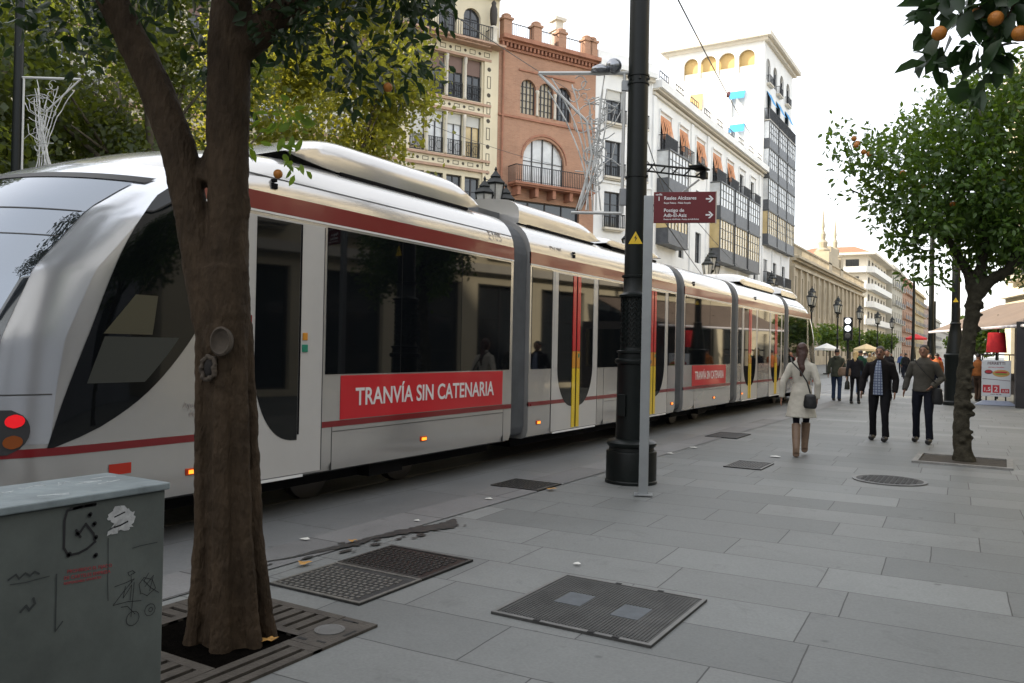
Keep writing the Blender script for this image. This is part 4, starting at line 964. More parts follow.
# white corner house
o = thing('corner_house', 'narrow white house between the brick house and the corner, behind the light frame', 'house', (-21.5, 54.9, 0)); BL = o
def newb(name, label, cat='building', group=None):
    return thing(name, label, cat, (0, 0, 0), 0, group)
o.location = (0, 0, 0)
ops = [(2.75, 4.2, z0, z1) for z0, z1 in ((17.1, 19.4), (13.4, 15.9), (9.9, 12.4), (6, 8.6))]+[(0.7, 1.7, z0, z1) for z0, z1 in ((17.1, 19.4), (13.4, 15.9), (9.9, 12.4), (6, 8.6))]+[(0.5, 4.5, 0.3, 4.2)]
wall(o, FA, 0.02, 5.09, 0, 20.5, ops, plaster_w, 9)
for k, q in enumerate(ops[:8]):
    win(o, FA, *q, blind=0.3 if k % 4 == 0 else 0, bm=blind_m, cols=2, rows=3); railing(o, FA, q[0]-.15, q[1]+.15, q[2], 0.95, 0.35)
band(o, FA, 0, 5.09, 20.5, 20.75, 0.3, trim_w); band(o, FA, 0, 5.09, 20.75, 21.1, 0.55, plaster_w); band(o, FA, 0, 5.09, 12.95, 13.1, .1, plaster_w, 'string_course')
b = MB(); FA.box(b, 0.1, 5.0, 21.1, 21.9, -0.3, 0.1); b.build('parapet', plaster_w, o)

# brick house
o = newb('brick_house', 'orange brick house with a wide arched window, triple arches and a posted parapet', 'house')
brick = brickmat('orange_brick', (0.37, 0.195, 0.125), (0.43, 0.235, 0.155), (0.40, 0.28, 0.20), 0.26, 0.075, 0.008, rough=0.85, vertical=(-sa, -ca), bump=0.2, stain=0.2)
brick_t = mat('brick_trim', (0.36, 0.17, 0.11), 0.85, var=0.25, vscale=2)
tri = [(7.12, 8.32), (8.55, 9.72), (9.95, 11.13)]
ops = [(a, c, 16.55, 18.8, (c-a)/2) for a, c in tri]+[(7.6, 10.85, 12.1, 15.15, 1.5), (6.3, 11.6, 6.0, 11.0), (6.0, 8.5, .3, 4.5), (9.3, 11.9, .3, 4.5)]
wall(o, FA, 5.10, 12.78, 0, 21.0, ops, brick, 10)
gr_m = mat('leaded_pane', (0.42, 0.36, 0.25), 0.2, spec=.7, var=.3, vscale=.8)
for k, (a, c) in enumerate(tri): win(o, FA, a, c, 16.55, 18.8, rise=(c-a)/2, cols=4, rows=5, pm=[pane_m, gr_m, gr_m][k])
for a in (8.435, 9.835):
    b = MB(); b.lathe(FA.p(a, 16.55, -.02), [(0.13, 0), (0.09, .1), (0.085, 1.4), (0.13, 1.55), (0.13, 1.65)], 12); b.build('column', trim_w, o, True)
win(o, FA, 7.6, 10.85, 12.1, 15.15, rise=1.5, cols=4, rows=2, pm=pane_sky)
win(o, FA, 6.3, 11.6, 6.0, 11.0, cols=4, rows=2, pm=pane_m); win(o, FA, 6.0, 8.5, .3, 4.5); win(o, FA, 9.3, 11.9, .3, 4.5)
b = MB(); ap = arch_pts(7.45, 11.0, 15.3, 1.65, 14); 
for k in range(14): 
    p, q = ap[k], ap[k+1]; b.add([FA.p(*p, 0.003), FA.p(*q, 0.003), FA.p(*q, 0.07), FA.p(*p, 0.07), FA.p(p[0], p[1]+.15, .003), FA.p(q[0], q[1]+.15, .003), FA.p(q[0], q[1]+.15, .07), FA.p(p[0], p[1]+.15, .07)], [(0, 1, 2, 3), (7, 6, 5, 4), (3, 2, 6, 7)])
b.build('arch_moulding', brick_t, o)
railing(o, FA, 5.7, 11.95, 12.0, 1.05, 0.95, slab_m=brick_t, step=0.14)
for k in range(5): b = MB(); FA.box(b, 6.0+k*1.35, 6.25+k*1.35, 11.2, 11.76, 0.003, 0.7); b.build('corbel', brick_t, o)
band(o, FA, 5.1, 12.78, 16.15, 16.3, 0.1, brick_t, 'string_course'); band(o, FA, 6.9, 11.3, 19.25, 19.35, 0.08, brick_t, 'string_course')
for z0, z1, d in ((20.35, 20.5, .15), (20.75, 20.9, .35), (20.9, 21.15, .6)): band(o, FA, 5.1, 12.78, z0, z1, d, brick_t)
b = MB()
for k in range(26): FA.box(b, 5.2+k*0.295, 5.34+k*0.295, 20.5, 20.74, 0.003, 0.3)
b.build('dentils', brick_t, o)
for a in (5.5, 5.95, 8.08, 10.04, 12.3):
    b = MB(); FA.box(b, a-0.3, a+0.3, 21.15, 22.2, -0.3, 0.25); FA.box(b, a-0.38, a+0.38, 22.2, 22.35, -0.38, 0.33); b.lathe(FA.p(a, 22.35, 0), [(0.3, 0), (0.33, .15), (0.2, .25)], 12); b.build('parapet_post', brick, o)
for a0, a1 in ((6.3, 7.75), (8.4, 9.7), (10.4, 11.95)):
    b = MB(); FA.box(b, a0, a1, 22.1, 22.14, -.03, .03); FA.box(b, a0, a1, 21.25, 21.28, -.03, .03)
    for k in range(12): c = a0+(a1-a0)*k/11; FA.box(b, c-.012, c+.012, 21.15, 22.1, -.01, .015)
    b.build('parapet_railing', iron_b, o)
b = MB(); FA.box(b, 6.7, 7.4, 21, 23.2, -2.2, -1.5); FA.box(b, 6.6, 7.5, 23.2, 23.35, -2.3, -1.4); FA.box(b, 6.75, 7.35, 23.35, 23.9, -2.1, -1.6); FA.box(b, 6.6, 7.5, 23.9, 24.1, -2.3, -1.4); b.build('chimney', trim_w, o)
b = MB(); b.tube([FA.p(12.5, 20.8, .12), FA.p(12.5, 4, .12)], 0.07, 8); b.build('drainpipe', brick_t, o)

# cream house with painted medallions
o = newb('cream_house', 'cream house with dotted bands, brown-blind windows and an arcaded top balcony', 'house')
A0 = 12.79; ops = []; wins = []
groups_a = (14.0, 20.2, 26.4, 32.6)
for g0 in groups_a:
    for k in range(4):
        a = g0+k*1.27; ops += [(a, a+1.05, 16.7, 19.25), (a, a+1.05, 13.2, 15.75), (a, a+1.05, 9.4, 12.0), (a, a+1.05, 5.6, 8.2)]
    for k in range(3):
        a = g0+0.15+k*1.7; ops.append((a, a+1.2, 20.5, 22.4, .6))
rs = random.Random(2)
wall(o, FA, A0, 39, 0, 24.6, ops, plaster_c, 12)
for k, q in enumerate(ops):
    top = q[2] > 20; fl = q[2]
    if top: win(o, FA, *q, cols=2, rows=3, pm=pane_m)
    elif fl > 16: win(o, FA, *q, cols=2, rows=5, blind=0.38, bm=shutter_m, pm=pane_m, fm=frame_d); 
    elif fl > 13: win(o, FA, *q, cols=2, rows=1, blind=rs.choice([0.25, 0.25, 0.9, 0.7]), bm=blind_m, pm=rs.choice([warm_pane, pane_sky]))
    else: win(o, FA, *q, cols=2, rows=3)
    if not top:
        r_ = MB(); a0, a1, z0 = q[0]+.02, q[1]-.02, q[2]
        FA.box(r_, a0, a1, z0+.92, z0+.96, -.1, -.06); FA.box(r_, a0, a1, z0+.05, z0+.08, -.1, -.06)
        for j in range(9): c = a0+(a1-a0)*j/8; FA.box(r_, c-.012, c+.012, z0+.05, z0+.92, -.09, -.07)
        for cxx in (a0+.27, a1-.27):
            r_.tube([FA.p(cxx+.2*math.cos(t_*.52), z0+.5+.25*math.sin(t_*.52), -.06) for t_ in range(13)], 0.016, 4)
        r_.build('window_railing', iron_b, o)
for g0 in groups_a:
    for (z0, z1) in ((19.42, 19.95), (15.98, 16.45), (12.5, 12.98)):
        band(o, FA, g0-0.6, g0+5.5, z0, z1, 0.07, mat('ornament_cream', (0.66, 0.6, 0.45), 0.8), 'frieze')
        dk = MB(); lt = MB()
        for k in range(12):
            c = g0-0.3+k*0.51
            if k % 2: 
                zc = (z0+z1)/2; dk.add([FA.p(c+.1*math.cos(j*.785), zc+.1*math.sin(j*.785), 0.074) for j in range(8)], [tuple(range(8))])
            else:
                for (a0, a1, q0, q1) in ((c-.2, c+.2, z0+.12, z0+.155), (c-.2, c+.2, z1-.155, z1-.12), (c-.2, c-.165, z0+.155, z1-.155), (c+.165, c+.2, z0+.155, z1-.155)): FA.box(dk, a0, a1, q0, q1, 0.0705, 0.08)
        dk.build('frieze_ornament', mat('ornament_dark', (0.07, 0.06, 0.045), 0.8), o)
        band(o, FA, g0-0.6, g0+5.5, z1, z1+0.14, 0.22, mat('pinkish_stone', (0.45, 0.30, 0.22), 0.8, var=.2), 'ledge'); band(o, FA, g0-0.6, g0+5.5, z0-0.16, z0, 0.16, mat('pinkish_stone', (0, 0, 0)), 'ledge')
    for a in (g0-0.45, g0+5.2):
        band(o, FA, a-0.32, a+0.32, 4.6, 19.4, 0.13, plaster_c, 'pilaster'); dk = MB()
        for k in range(18):
            zc = 5.2+k*0.8
            if k % 2: dk.add([FA.p(a+.14*math.cos(j*.785), zc+.14*math.sin(j*.785), 0.136) for j in range(8)], [tuple(range(8))])
            else:
                for (a0, a1, q0, q1) in ((a-.13, a+.13, zc-.38, zc-.34), (a-.13, a+.13, zc+.34, zc+.38), (a-.13, a-.09, zc-.34, zc+.34), (a+.09, a+.13, zc-.34, zc+.34)): FA.box(dk, a0, a1, q0, q1, 0.131, 0.141)
        dk.build('pilaster_ornament', mat('ornament_dark', (0, 0, 0)), o)
    for k in range(3):
        for z0, z1 in ((16.7, 19.3), (13.2, 15.8)):
            a = g0+1.05+k*1.27; b = MB(); b.lathe(FA.p(a+.11, z0, .02), [(0.11, 0), (0.085, .15), (0.08, z1-z0-.5), (0.12, z1-z0-.3), (.12, z1-z0-.05)], 10); b.build('mullion_column', trim_w, o, True)
    railing(o, FA, g0-0.3, g0+5.3, 20.2, 1.0, 0.8, slab_m=mat('pinkish_stone', (0, 0, 0)))
band(o, FA, A0, 39, 19.95+.15, 20.1+.12, 0.9, mat('pinkish_stone', (0, 0, 0)))
band(o, FA, A0, 39, 23.3, 23.5, 0.4, trim_w); band(o, FA, A0, 39, 24.4, 24.8, 0.6, roofm, 'eaves')
b = MB(); b.lathe(FA.p(13.55, 20.25, .55), [(0.28, 0), (0.32, .1), (0.25, .2), (.26, .9), (.32, 1.0), (.2, 1.1)], 14); b.build('pedestal', trim_w, o, True)
b = MB(); b.lathe(FA.p(13.55, 21.35, .55), [(0.16, 0), (0.2, .2), (0.24, .7), (0.22, 1.1), (.13, 1.3), (.16, 1.45), (.05, 1.62)], 12); b.build('rooftop_statue', mat('dark_bronze', (0.05, 0.045, 0.04), 0.6, .5), o, True)

# long white building on the street, with dark glazed galleries
o = newb('gallery_building', 'long white building with dark glazed bays and small orange awnings under a cornice')
ops = []
tops = [(56.3, 58.7), (60.4, 62.5), (64.5, 66.8), (68.9, 71.4), (73.2, 75.4), (77.3, 79.4), (81.3, 83.3)]
for a, c in tops: ops.append((a+.35-54.9, c-.35-54.9, 16.2, 18.5))
for a, c in ((60.9, 62.1), (64.9, 66.4), (83.3, 84.6)):
    for z0, z1 in ((12.4, 14.7), (8.8, 11.3)): ops.append((a-54.9, c-54.9, z0, z1))
for k in range(7): ops.append((1.2+k*4.2, 4.2+k*4.2, 0.3, 4.3)); ops.append((1.8+k*4.2, 3.4+k*4.2, 5.4, 8.0))
wall(o, FL, 0, 31.25, 0, 20.2, ops, plaster_w, 12)
for k, q in enumerate(ops):
    win(o, FL, *q, cols=2, rows=3)
    if k < 7:
        a0, a1 = q[0]-.3, q[1]+.3
        b = MB()
        for j in range(8):
            t0, t1 = j/8, (j+1)/8; x0, x1 = a0+(a1-a0)*t0, a0+(a1-a0)*t1; d0 = 0.28+.04*(j % 2)
            lo = 17.45 if 2 <= j <= 5 else 16.9
            b.add([FL.p(x0, 18.7, .02), FL.p(x1, 18.7, .02), FL.p(x1, lo+.35, d0), FL.p(x0, lo+.35, d0), FL.p(x1, lo, d0), FL.p(x0, lo, d0)], [(0, 1, 2, 3), (3, 2, 4, 5)])
        if k < 5: b.build('window_awning', awn_m, o)
        band(o, FL, a0-.1, a1+.1, 18.95, 19.1, .18, plaster_w, 'window_hood')
        for s_ in (a0-.15, a1+.03): band(o, FL, s_, s_+.12, 16.0, 18.95, .1, plaster_w, 'window_jamb')
for k in (0, 1, 3, 4, 5, 6):
    a, c = tops[k]; railing(o, FL, a-54.9-.1, c-54.9+.1, 16.1, 1.1, 0.6, panel=iron_panel if k > 2 or k == 0 else None)
railing(o, FL, 64.6-54.9, 66.8-54.9, 16.1, 0.9, 0.3)
for z0, zb, z1 in ((9.35, 10.4, 12.9), (13.0, 14.0, 16.05)):
    pm = warm_pane if z0 < 10 else pane_sky
    bay(o, FL, 56.0-54.9, 60.3-54.9, z0, zb, z1, 0.95, pm)
    for a in (68.6, 73.15, 77.7): bay(o, FL, a-54.9, a+4.1-54.9, z0, zb, z1, 0.95, pm)
for (a, z) in ((73.0, 13.2), (82.2, 11.2), (62.3, 13.3)):
    b = MB(); FL.box(b, a-54.9, a+.75-54.9, z, z+.7, .35, .75); b.build('air_conditioner', frame_w, o)
band(o, FL, 0, 31.25, 19.75, 19.95, .2, trim_w); band(o, FL, 0, 31.25, 20.2, 20.75, 0.7, plaster_w); band(o, FL, 0, 31.25, 20.05, 20.19, 0.45, trim_w)
for a in (55.2, 63.5, 67.7, 84.9): band(o, FL, a-54.9-.25 if a > 55.3 else 0.02, a-54.9+.3, 5, 19.7, .12, plaster_w, 'pilaster')
b = MB(); FL.box(b, 0.1, 31.2, 20.75, 21.2, -.5, .1); b.build('parapet', plaster_w, o)
for k in range(9):
    a = 1.5+k*3.5; b = MB(); FL.box(b, a, a+1.9, 21.9, 21.96, -.1, -.05)
    for j in range(5): FL.box(b, a+j*.46, a+j*.46+.05, 21.2, 21.9, -.1, -.05)
    FL.box(b, a, a+1.9, 21.5, 21.54, -.1, -.05); b.build('roof_railing', iron_b, o)
b = MB(); FL.box(b, 10.5, 12.3, 20.8, 23.3, -4.5, -3); b.build('roof_hut', mat('ochre_plaster', (0.6, 0.42, 0.18), 0.8), o)

# white corner tower
o = newb('corner_tower', 'tall white tower block with arched loggia on top and stacked dark glazed galleries')
FT = Fr((-21.5, 86.2), (0, 1), (1, 0)); FS = Fr((-21.5, 86.2), (-1, 0), (0, -1))
loops = [(x0, x1, 31.0, 33.4, 0.8) for x0, x1 in ((1.0, 2.7), (3.1, 4.85), (5.1, 6.85), (7.1, 8.7))]
sops = loops+[(2.0, 3.4, 26.4, 28.9), (2.0, 3.4, 23.0, 25.4), (6.6, 7.8, 26.9, 29.2)]
tops2 = [(0.8+k*3.1, 2.6+k*3.1, 30.2, 32.6, .8) for k in range(4)]+[(1.2+k*4.2, 3.0+k*4.2, 26.0, 29.0) for k in range(3)]+[(1+k*4.2, 2.6+k*4.2, 8.9, 11.4) for k in range(3)]+[(1+k*4.2, 2.6+k*4.2, 5.2, 7.9) for k in range(3)]+[(.8+k*4.2, 3.8+k*4.2, .3, 4.2) for k in range(3)]
wall(o, FS, 0, 10.4, 0, 34.3, sops, plaster_w, 1.6, name='side_wall', sides=(0, 0))
wall(o, FT, 0, 13.2, 0, 34.299, tops2, plaster_w, 10.4, sides=(0, 1))
ochre = mat('ochre_plaster', (0, 0, 0))
for q in loops: b = MB(); FS.box(b, q[0]-.1, q[1]+.1, q[2]-.2, q[3]+.1, -.9, -.5); b.build('loggia_back', ochre, o)
for q in loops: b = MB(); FS.box(b, q[0], q[1], q[2], q[2]+.7, -.2, -.1); b.build('loggia_parapet', trim_w, o)
for k, q in enumerate(sops[4:]): win(o, FS, *q, cols=1, rows=2, pm=pane_sky, fm=frame_w)
for q in sops[4:6]:
    b = MB(); b.add([FS.p(q[0]-.1, q[3]+.2, .02), FS.p(q[1]+.1, q[3]+.2, .02), FS.p(q[1]+.1, q[3]-.75, .6), FS.p(q[0]-.1, q[3]-.75, .6)], [(0, 1, 2, 3)]); b.build('window_awning', blue_m, o)
b = MB(); b.add([FS.p(6.5, 29.4, .02), FS.p(7.9, 29.4, .02), FS.p(7.9, 27.6, .4), FS.p(6.5, 27.6, .4)], [(0, 1, 2, 3)]); b.build('window_awning', ochre, o)
for k, q in enumerate(tops2):
    win(o, FT, *q[:4], rise=q[4] if len(q) > 4 else 0, cols=2, rows=3)
    if 4 <= k < 7:
        b = MB(); b.add([FT.p(q[0]-.1, q[3]+.1, .02), FT.p(q[1]+.1, q[3]+.1, .02), FT.p(q[1]+.1, q[3]-1.4, .7), FT.p(q[0]-.1, q[3]-1.4, .7)], [(0, 1, 2, 3)]); b.build('window_awning', blue_m, o)
    if 7 <= k < 10: railing(o, FT, q[0]-.7, q[1]+.7, 8.9, 1.1, .6, panel=iron_panel)
lv = [(12.9, 13.95, 16.4), (16.5, 17.5, 19.8), (19.9, 20.85, 22.9), (23.0, 23.9, 25.75)]
for z0, zb, z1 in lv:
    for k in range(3): bay(o, FT, 0.35+k*4.25, 4.3+k*4.25, z0, zb, z1, 0.6, warm_pane if z0 < 15 else pane_sky)
for k in range(3): railing(o, FT,   .35+k*4.25, 4.3+k*4.25, 25.85, 1.2, 0.6, panel=iron_panel)
for a in (1.2, 5.4, 9.6): railing(o, FT, a-.2, a+1.6, 29.9, .8, .4)
b = MB(); FT.box(b, -0.8, 14.0, 34.3, 34.75, -11.2, 0.8); FT.box(b, -0.4, 13.6, 34.0, 34.3, -10.8, 0.4); b.build('eaves', trim_w, o)
b = MB()
for k in range(4): b = MB(); FS.box(b, 0.9+k*2.5, 2.6+k*2.5, 34.75, 36.1, -.6, -.3); b.build('roof_parapet', plaster_w, o)
for k in range(5): b = MB(); FT.box(b, 0.5+k*2.6, 2.1+k*2.6, 34.75, 35.4, -.4, -.2); b.build('roof_parapet', plaster_w, o)
for a in (0.02, 4.4, 8.6): band(o, FT, a, a+.3 if a < 1 else a+.2, 4.5, 12.6, .15, plaster_w, 'pilaster')

# beige classical building
o = newb('stone_building', 'long low beige stone building with pilasters and a balustrade, beyond the white tower')
FB = Fr((-21.5, 100.6), (0, 1), (1, 0)); ops = []
for k in range(15): ops.append((1.6+k*3.85, 2.9+k*3.85, 6.4, 10.9)); ops.append((1.6+k*3.85, 2.9+k*3.85, 1.2, 4.4))
wall(o, FB, 0, 58.3, 0, 13.0, ops, stone_b, 14)
for q in ops: win(o, FB, *q, cols=2, rows=4)
for k in range(16): band(o, FB, 0.05+k*3.85, .75+k*3.85 if k < 15 else 58.2, 5.3, 11.8, .3, stone_b, 'pilaster')
for z0, z1, d in ((4.9, 5.25, .35), (11.8, 12.1, .4), (12.6, 12.85, .5), (12.85, 13.15, .9)): band(o, FB, 0, 58.3, z0, z1, d, stone_b)
b = MB(); FB.box(b, 0, 58.3, 13.15, 13.4, -.2, .3); FB.box(b, 0, 58.3, 14.4, 14.6, -.2, .3)
for k in range(80): FB.box(b, 0.2+k*.73, .5+k*.73, 13.4, 14.4, -.1, .2)
b.build('roof_balustrade', stone_b, o)
for a in (24, 34):
    b = MB(); FB.box(b, a-1.2, a+1.2, 13.4, 16.2, -1.8, .3); b.lathe(FB.p(a, 16.2, -.8), [(.9, 0), (1.0, .3), (.6, .6), (.7, 1.4), (.35, 1.8), (.42, 2.6), (.15, 3.2), (.25, 3.7), (0.04, 6.2)], 10); b.build('pinnacle', stone_b, o)
b = MB(); FB.box(b, 24, 34, 14.6, 16.0, -1.2, .1); FB.box(b, 26, 32, 16, 17.3, -1.0, 0); b.build('crest', stone_b, o)

# apartment block with rounded white balconies
cream2 = mat('ivory_plaster', (0.62, 0.58, 0.50), 0.8, var=.1, vscale=.3)
o = newb('apartment_block', 'white apartment block with stacked wrap-round balconies and a red tiled roof')
FP = Fr((-22.7, 173.5), (0, 1), (1, 0)); FQ = Fr((-22.7, 173.5), (-1, 0), (0, -1)); o1 = []; o2 = []
for f in range(6):
    z = 1.0+f*3.4
    for k in range(6): o1.append((1.5+k*5, 4.2+k*5, z, z+2.3))
    for k in range(3): o2.append((1.5+k*5, 4.0+k*5, z, z+2.3))
wall(o, FP, 0, 31, 0, 21.0, o1, cream2, 14, sides=(0, 1)); wall(o, FQ, 0, 16, 0, 20.99, o2, cream2, 1.5, name='side_wall', sides=(0, 0))
for q in o1: win(o, FP, *q, cols=2, rows=2)
for q in o2: win(o, FQ, *q, cols=2, rows=2)
for f in range(1, 6):
    z = 0.6+f*3.4; b = MB()
    pts = [(14.5, -.0), (14.5, -1.4), (1.5, -1.4)]
    out = [(-22.7-14, 172.1), (-22.7, 172.1), (-21.6, 172.7), (-21.3, 173.6), (-21.3, 203.5), (-22.6, 203.5), (-22.6, 173.4), (-36.7, 173.4)]
    N = len(out); b.add([(x, y, z) for x, y in out]+[(x, y, z+1.15) for x, y in out], [tuple(range(N)), tuple(range(2*N-1, N-1, -1))]+[(i, (i+1) % N, (i+1) % N+N, i+N) for i in range(N)]); b.build('balcony', frame_w, o)
b = MB(); b.mm((-38, 171.5, 21.0), (-21.0, 204.8, 21.45)); b.build('roof_slab', cream2, o)
b = MB(); b.add([(-38, 172, 21.45), (-21.8, 172, 21.45), (-21.8, 204, 21.45), (-38, 204, 21.45), (-34, 180, 23.6), (-26, 180, 23.6), (-26, 196, 23.6), (-34, 196, 23.6)], [(0, 1, 5, 4), (1, 2, 6, 5), (2, 3, 7, 6), (3, 0, 4, 7), (4, 5, 6, 7)]); b.build('roof', roofm, o)

# farther fronts
def farhouse(name, label, y0, y1, h, m, nf_, bays, balc=True, x=-21.5):
    o = newb(name, label); F = Fr((x, y0), (0, 1), (1, 0)); L_ = y1-y0; ops = []; fh = (h-1)/nf_
    for f in range(nf_):
        for k in range(bays):
            c = L_*(k+.5)/bays; ops.append((c-.75, c+.75, .8+f*fh, .8+f*fh+fh*.62))
    wall(o, F, 0, L_, 0, h, ops, m, 13)
    for q in ops: win(o, F, *q, cols=2, rows=1)
    if balc:
        for f in range(1, nf_):
            for k in range(bays):
                c = L_*(k+.5)/bays; z = .8+f*fh; b = MB(); F.box(b, c-1.3, c+1.3, z-.15, z, .003, .9); bb = b.build('balcony', m, o)
                b = MB(); F.box(b, c-1.3, c+1.3, z, z+1, .82, .88); b.build('railing', iron_b, bb)
    band(o, F, 0, L_, h-.5, h, .7, m); b = MB(); F.box(b, 0.2, L_-.2, h, h+.8, -.6, .1); b.build('parapet', m, o)
    return o
farhouse('grey_townhouse', 'grey-beige townhouse right after the white apartment block, with a rooftop mast', 204.9, 228, 21.5, mat('grey_beige', (.42, .40, .34), .8, var=.15, vscale=.3), 5, 5)
b = MB(); b.tube([(-21.8, 226, 21.5), (-21.8, 226, 25)], .12, 6); tag(b.build('roof_mast', iron_b), 'thin mast standing on the grey-beige townhouse roof', 'mast')
farhouse('terracotta_block', 'reddish-brown block with rows of balconies halfway down the street', 228.3, 256, 21, mat('terracotta', (.38, .22, .14), .8, var=.15, vscale=.3), 6, 6)
farhouse('ochre_block', 'yellow-ochre balconied block beyond the reddish-brown one', 256.3, 296, 20, mat('ochre', (.50, .38, .20), .8, var=.15, vscale=.3), 6, 8)
farhouse('pink_block', 'pinkish block with a red roofline near the street end', 296.3, 335, 17.5, mat('pink', (.47, .33, .25), .8, var=.15, vscale=.3), 5, 7)
farhouse('pale_block', 'pale low block at the far end of the building row', 335.3, 380, 15, mat('pale', (.5, .46, .38), .8, var=.15, vscale=.3), 4, 8)
farhouse('last_block', 'small beige block closing the building row in the distance', 380.3, 470, 12, mat('lastb', (.46, .42, .36), .8, var=.15, vscale=.3), 3, 12, False)

# right-hand side: cream corner building whose front runs back past the photographer
rc = newb('arcade_building', 'cream building with stepped cornice behind the right-hand orange tree')
cy, cx = 45.0, 0.15; dx, dy = 5.85, -23.0
FRr = Fr((cx, cy), (dx, dy), (-23.0, -5.85)); ops = []
for k in range(9):
    for z0, z1 in ((5.2, 7.9), (9.0, 11.4)): ops.append((1.6+k*3.4, 3.0+k*3.4, z0, z1))
    ops.append((1.0+k*3.4, 3.6+k*3.4, .2, 3.9))
wall(rc, FRr, 0, 32, 0, 13.6, ops, plaster_c, 14)
for q in ops: win(rc, FRr, *q, cols=2, rows=3); 
for q in ops:
    if q[2] > 5: railing(rc, FRr, q[0]-.3, q[1]+.3, q[2], 1.0, .5)
for z0, z1, d in ((4.3, 4.6, .3), (12.6, 12.8, .3), (12.95, 13.2, .6), (13.35, 13.7, .95)): band(rc, FRr, 0, 32, z0, z1, d, trim_w)
b = MB(); FRr.box(b, 0.2, 31.8, 13.7, 14.7, -.4, .2); b.build('parapet', trim_w, rc)
for (y0, y1, h_, m_, lab) in ((46.5, 90, 15, plaster_c, 'unseen cream terrace behind the right corner building, added for tram reflections'), (90.5, 150, 17, stone_b, 'beige terrace farther down the right side, out of view, added for tram reflections'), (150.5, 240, 16, plaster_c, 'distant cream terrace on the right side, out of view, added for tram reflections')):
    block_args = ('reflected_terrace', lab, 8.0 if y0 < 90 else 9.0, y0, 20, y1, h_, m_, 'W'); RIGHT = globals().setdefault('RIGHT', []); RIGHT.append(block_args)  # unseen terraces added so the far tram mirrors sunlit golden fronts
# off-frame blocks, added for their reflections in the tram and to shade the street
def block(name, label, x0, y0, x1, y1, h, m, faces):
    o = newb(name, label)
    if faces == 'W': F = Fr((x0, y1), (0, -1), (-1, 0)); L_ = y1-y0; D = x1-x0
    if faces == 'E': F = Fr((x1, y0), (0, 1), (1, 0)); L_ = y1-y0; D = x1-x0
    if faces == 'N': F = Fr((x0, y1), (1, 0), (0, 1)); L_ = x1-x0; D = y1-y0
    n = int(L_/4); ops = []
    for f in range(int((h-1)/3.6)):
        for k in range(n): c = L_*(k+.5)/n; ops.append((c-.7, c+.7, 1+f*3.6, 3.3+f*3.6))
    wall(o, F, 0, L_, 0, h, ops, m, D)
    for q in ops: win(o, F, *q, cols=2, rows=2)
    band(o, F, 0, L_, h-.5, h, .6, m)
for q in RIGHT: block(*q)
block('shop_terrace', 'unseen grey-blue terrace opposite the tram, toned for its reflection in the nose', 8.2, -22, 20, 13.2, 10.5, mat('grey_blue_render', (.22, .235, .26), .8, var=.2, vscale=.6), 'W')  # lowered and greyed for a cooler reflection in the tram
block('plaza_shade_block', 'unseen low stone block on the left, added to shade the ground', -62, -8, -47, 21, 15, stone_b, 'E')  # added sun blocker, kept low so the plane trees stay lit
block('tall_shade_block', 'unseen tall stone block on the left, added to shade the near paving', -64, -70, -47, -8.2, 40, stone_b, 'E')  # added sun blocker, tall enough to keep sun patches off the paving
block('rear_building', 'unseen stone building behind the camera, darkened for the windscreen reflection', -44, -60, 18, -42, 14, stone_b, 'N')  # off-frame; darker stone picked for what the windscreen reflects

# ------------------------------------------------------------------ plane trees beyond the tracks
def plane_tree(x, y, h, r, seed, label, n=9000, m=None, zb=4.2):
    t = thing('plane_tree', label, 'tree', (x, y, 0), 0, 'plane trees beyond the tracks')
    rg = random.Random(seed); b = MB()
    b.tube([(0, 0, -.1), (0.05, 0, 1.5), (0.0, .1, 3.2), (0.1, .1, 4.6)], [.34, .27, .24, .2], 12)
    blobs = []
    for k in range(6):
        a = 2*math.pi*k/6+rg.uniform(-.3, .3); e = rg.uniform(.5, .8)*r; z1 = rg.uniform(zb+1.5, h-2)
        b.tube([(0.05, .1, 3.6+.2*k), (e*.35*math.cos(a), e*.35*math.sin(a), 3.9+.2*k+(z1-4.2)*.45), (e*math.cos(a), e*math.sin(a), z1)], [.13, .09, .04], 8)
        for j in range(2):
            a2 = a+rg.uniform(-.6, .6); b.tube([(e*.5*math.cos(a), e*.5*math.sin(a), 4+.2*k+(z1-4.2)*.6), (e*1.1*math.cos(a2), e*1.1*math.sin(a2), z1+rg.uniform(-1, 1))], [.05, .02], 6)
    b.build('trunk', bark_plane, t, True)
    for k in range(34):
        a = rg.uniform(0, 6.283); zz = rg.uniform(zb, h); q = (zz-zb)/(h-zb); rr = r*math.sin(math.pi*min(1, max(.12, q*0.75+0.18)))**.6*rg.uniform(.35, 1)
        blobs.append(((rr*math.cos(a), rr*math.sin(a), zz), rg.uniform(.8, 1.5)))
    leaves_mesh('crown', blobs, int(n*2.1), 0.175, seed, m or plane_leaf, t, fold=False, shell=0.25, clump=34, aspect=.42)
    return t
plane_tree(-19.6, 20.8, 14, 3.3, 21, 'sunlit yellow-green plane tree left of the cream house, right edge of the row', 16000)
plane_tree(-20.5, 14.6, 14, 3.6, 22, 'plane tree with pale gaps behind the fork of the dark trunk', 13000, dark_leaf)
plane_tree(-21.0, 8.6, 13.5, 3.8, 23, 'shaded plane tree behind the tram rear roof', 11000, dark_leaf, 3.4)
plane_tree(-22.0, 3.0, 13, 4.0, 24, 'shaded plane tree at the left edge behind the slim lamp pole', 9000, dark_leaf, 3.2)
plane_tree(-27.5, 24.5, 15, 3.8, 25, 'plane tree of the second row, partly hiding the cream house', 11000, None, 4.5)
plane_tree(-28.5, 18.0, 16, 4.2, 26, 'taller plane tree of the second row behind the forked trunk', 10000, dark_leaf, 3.4)
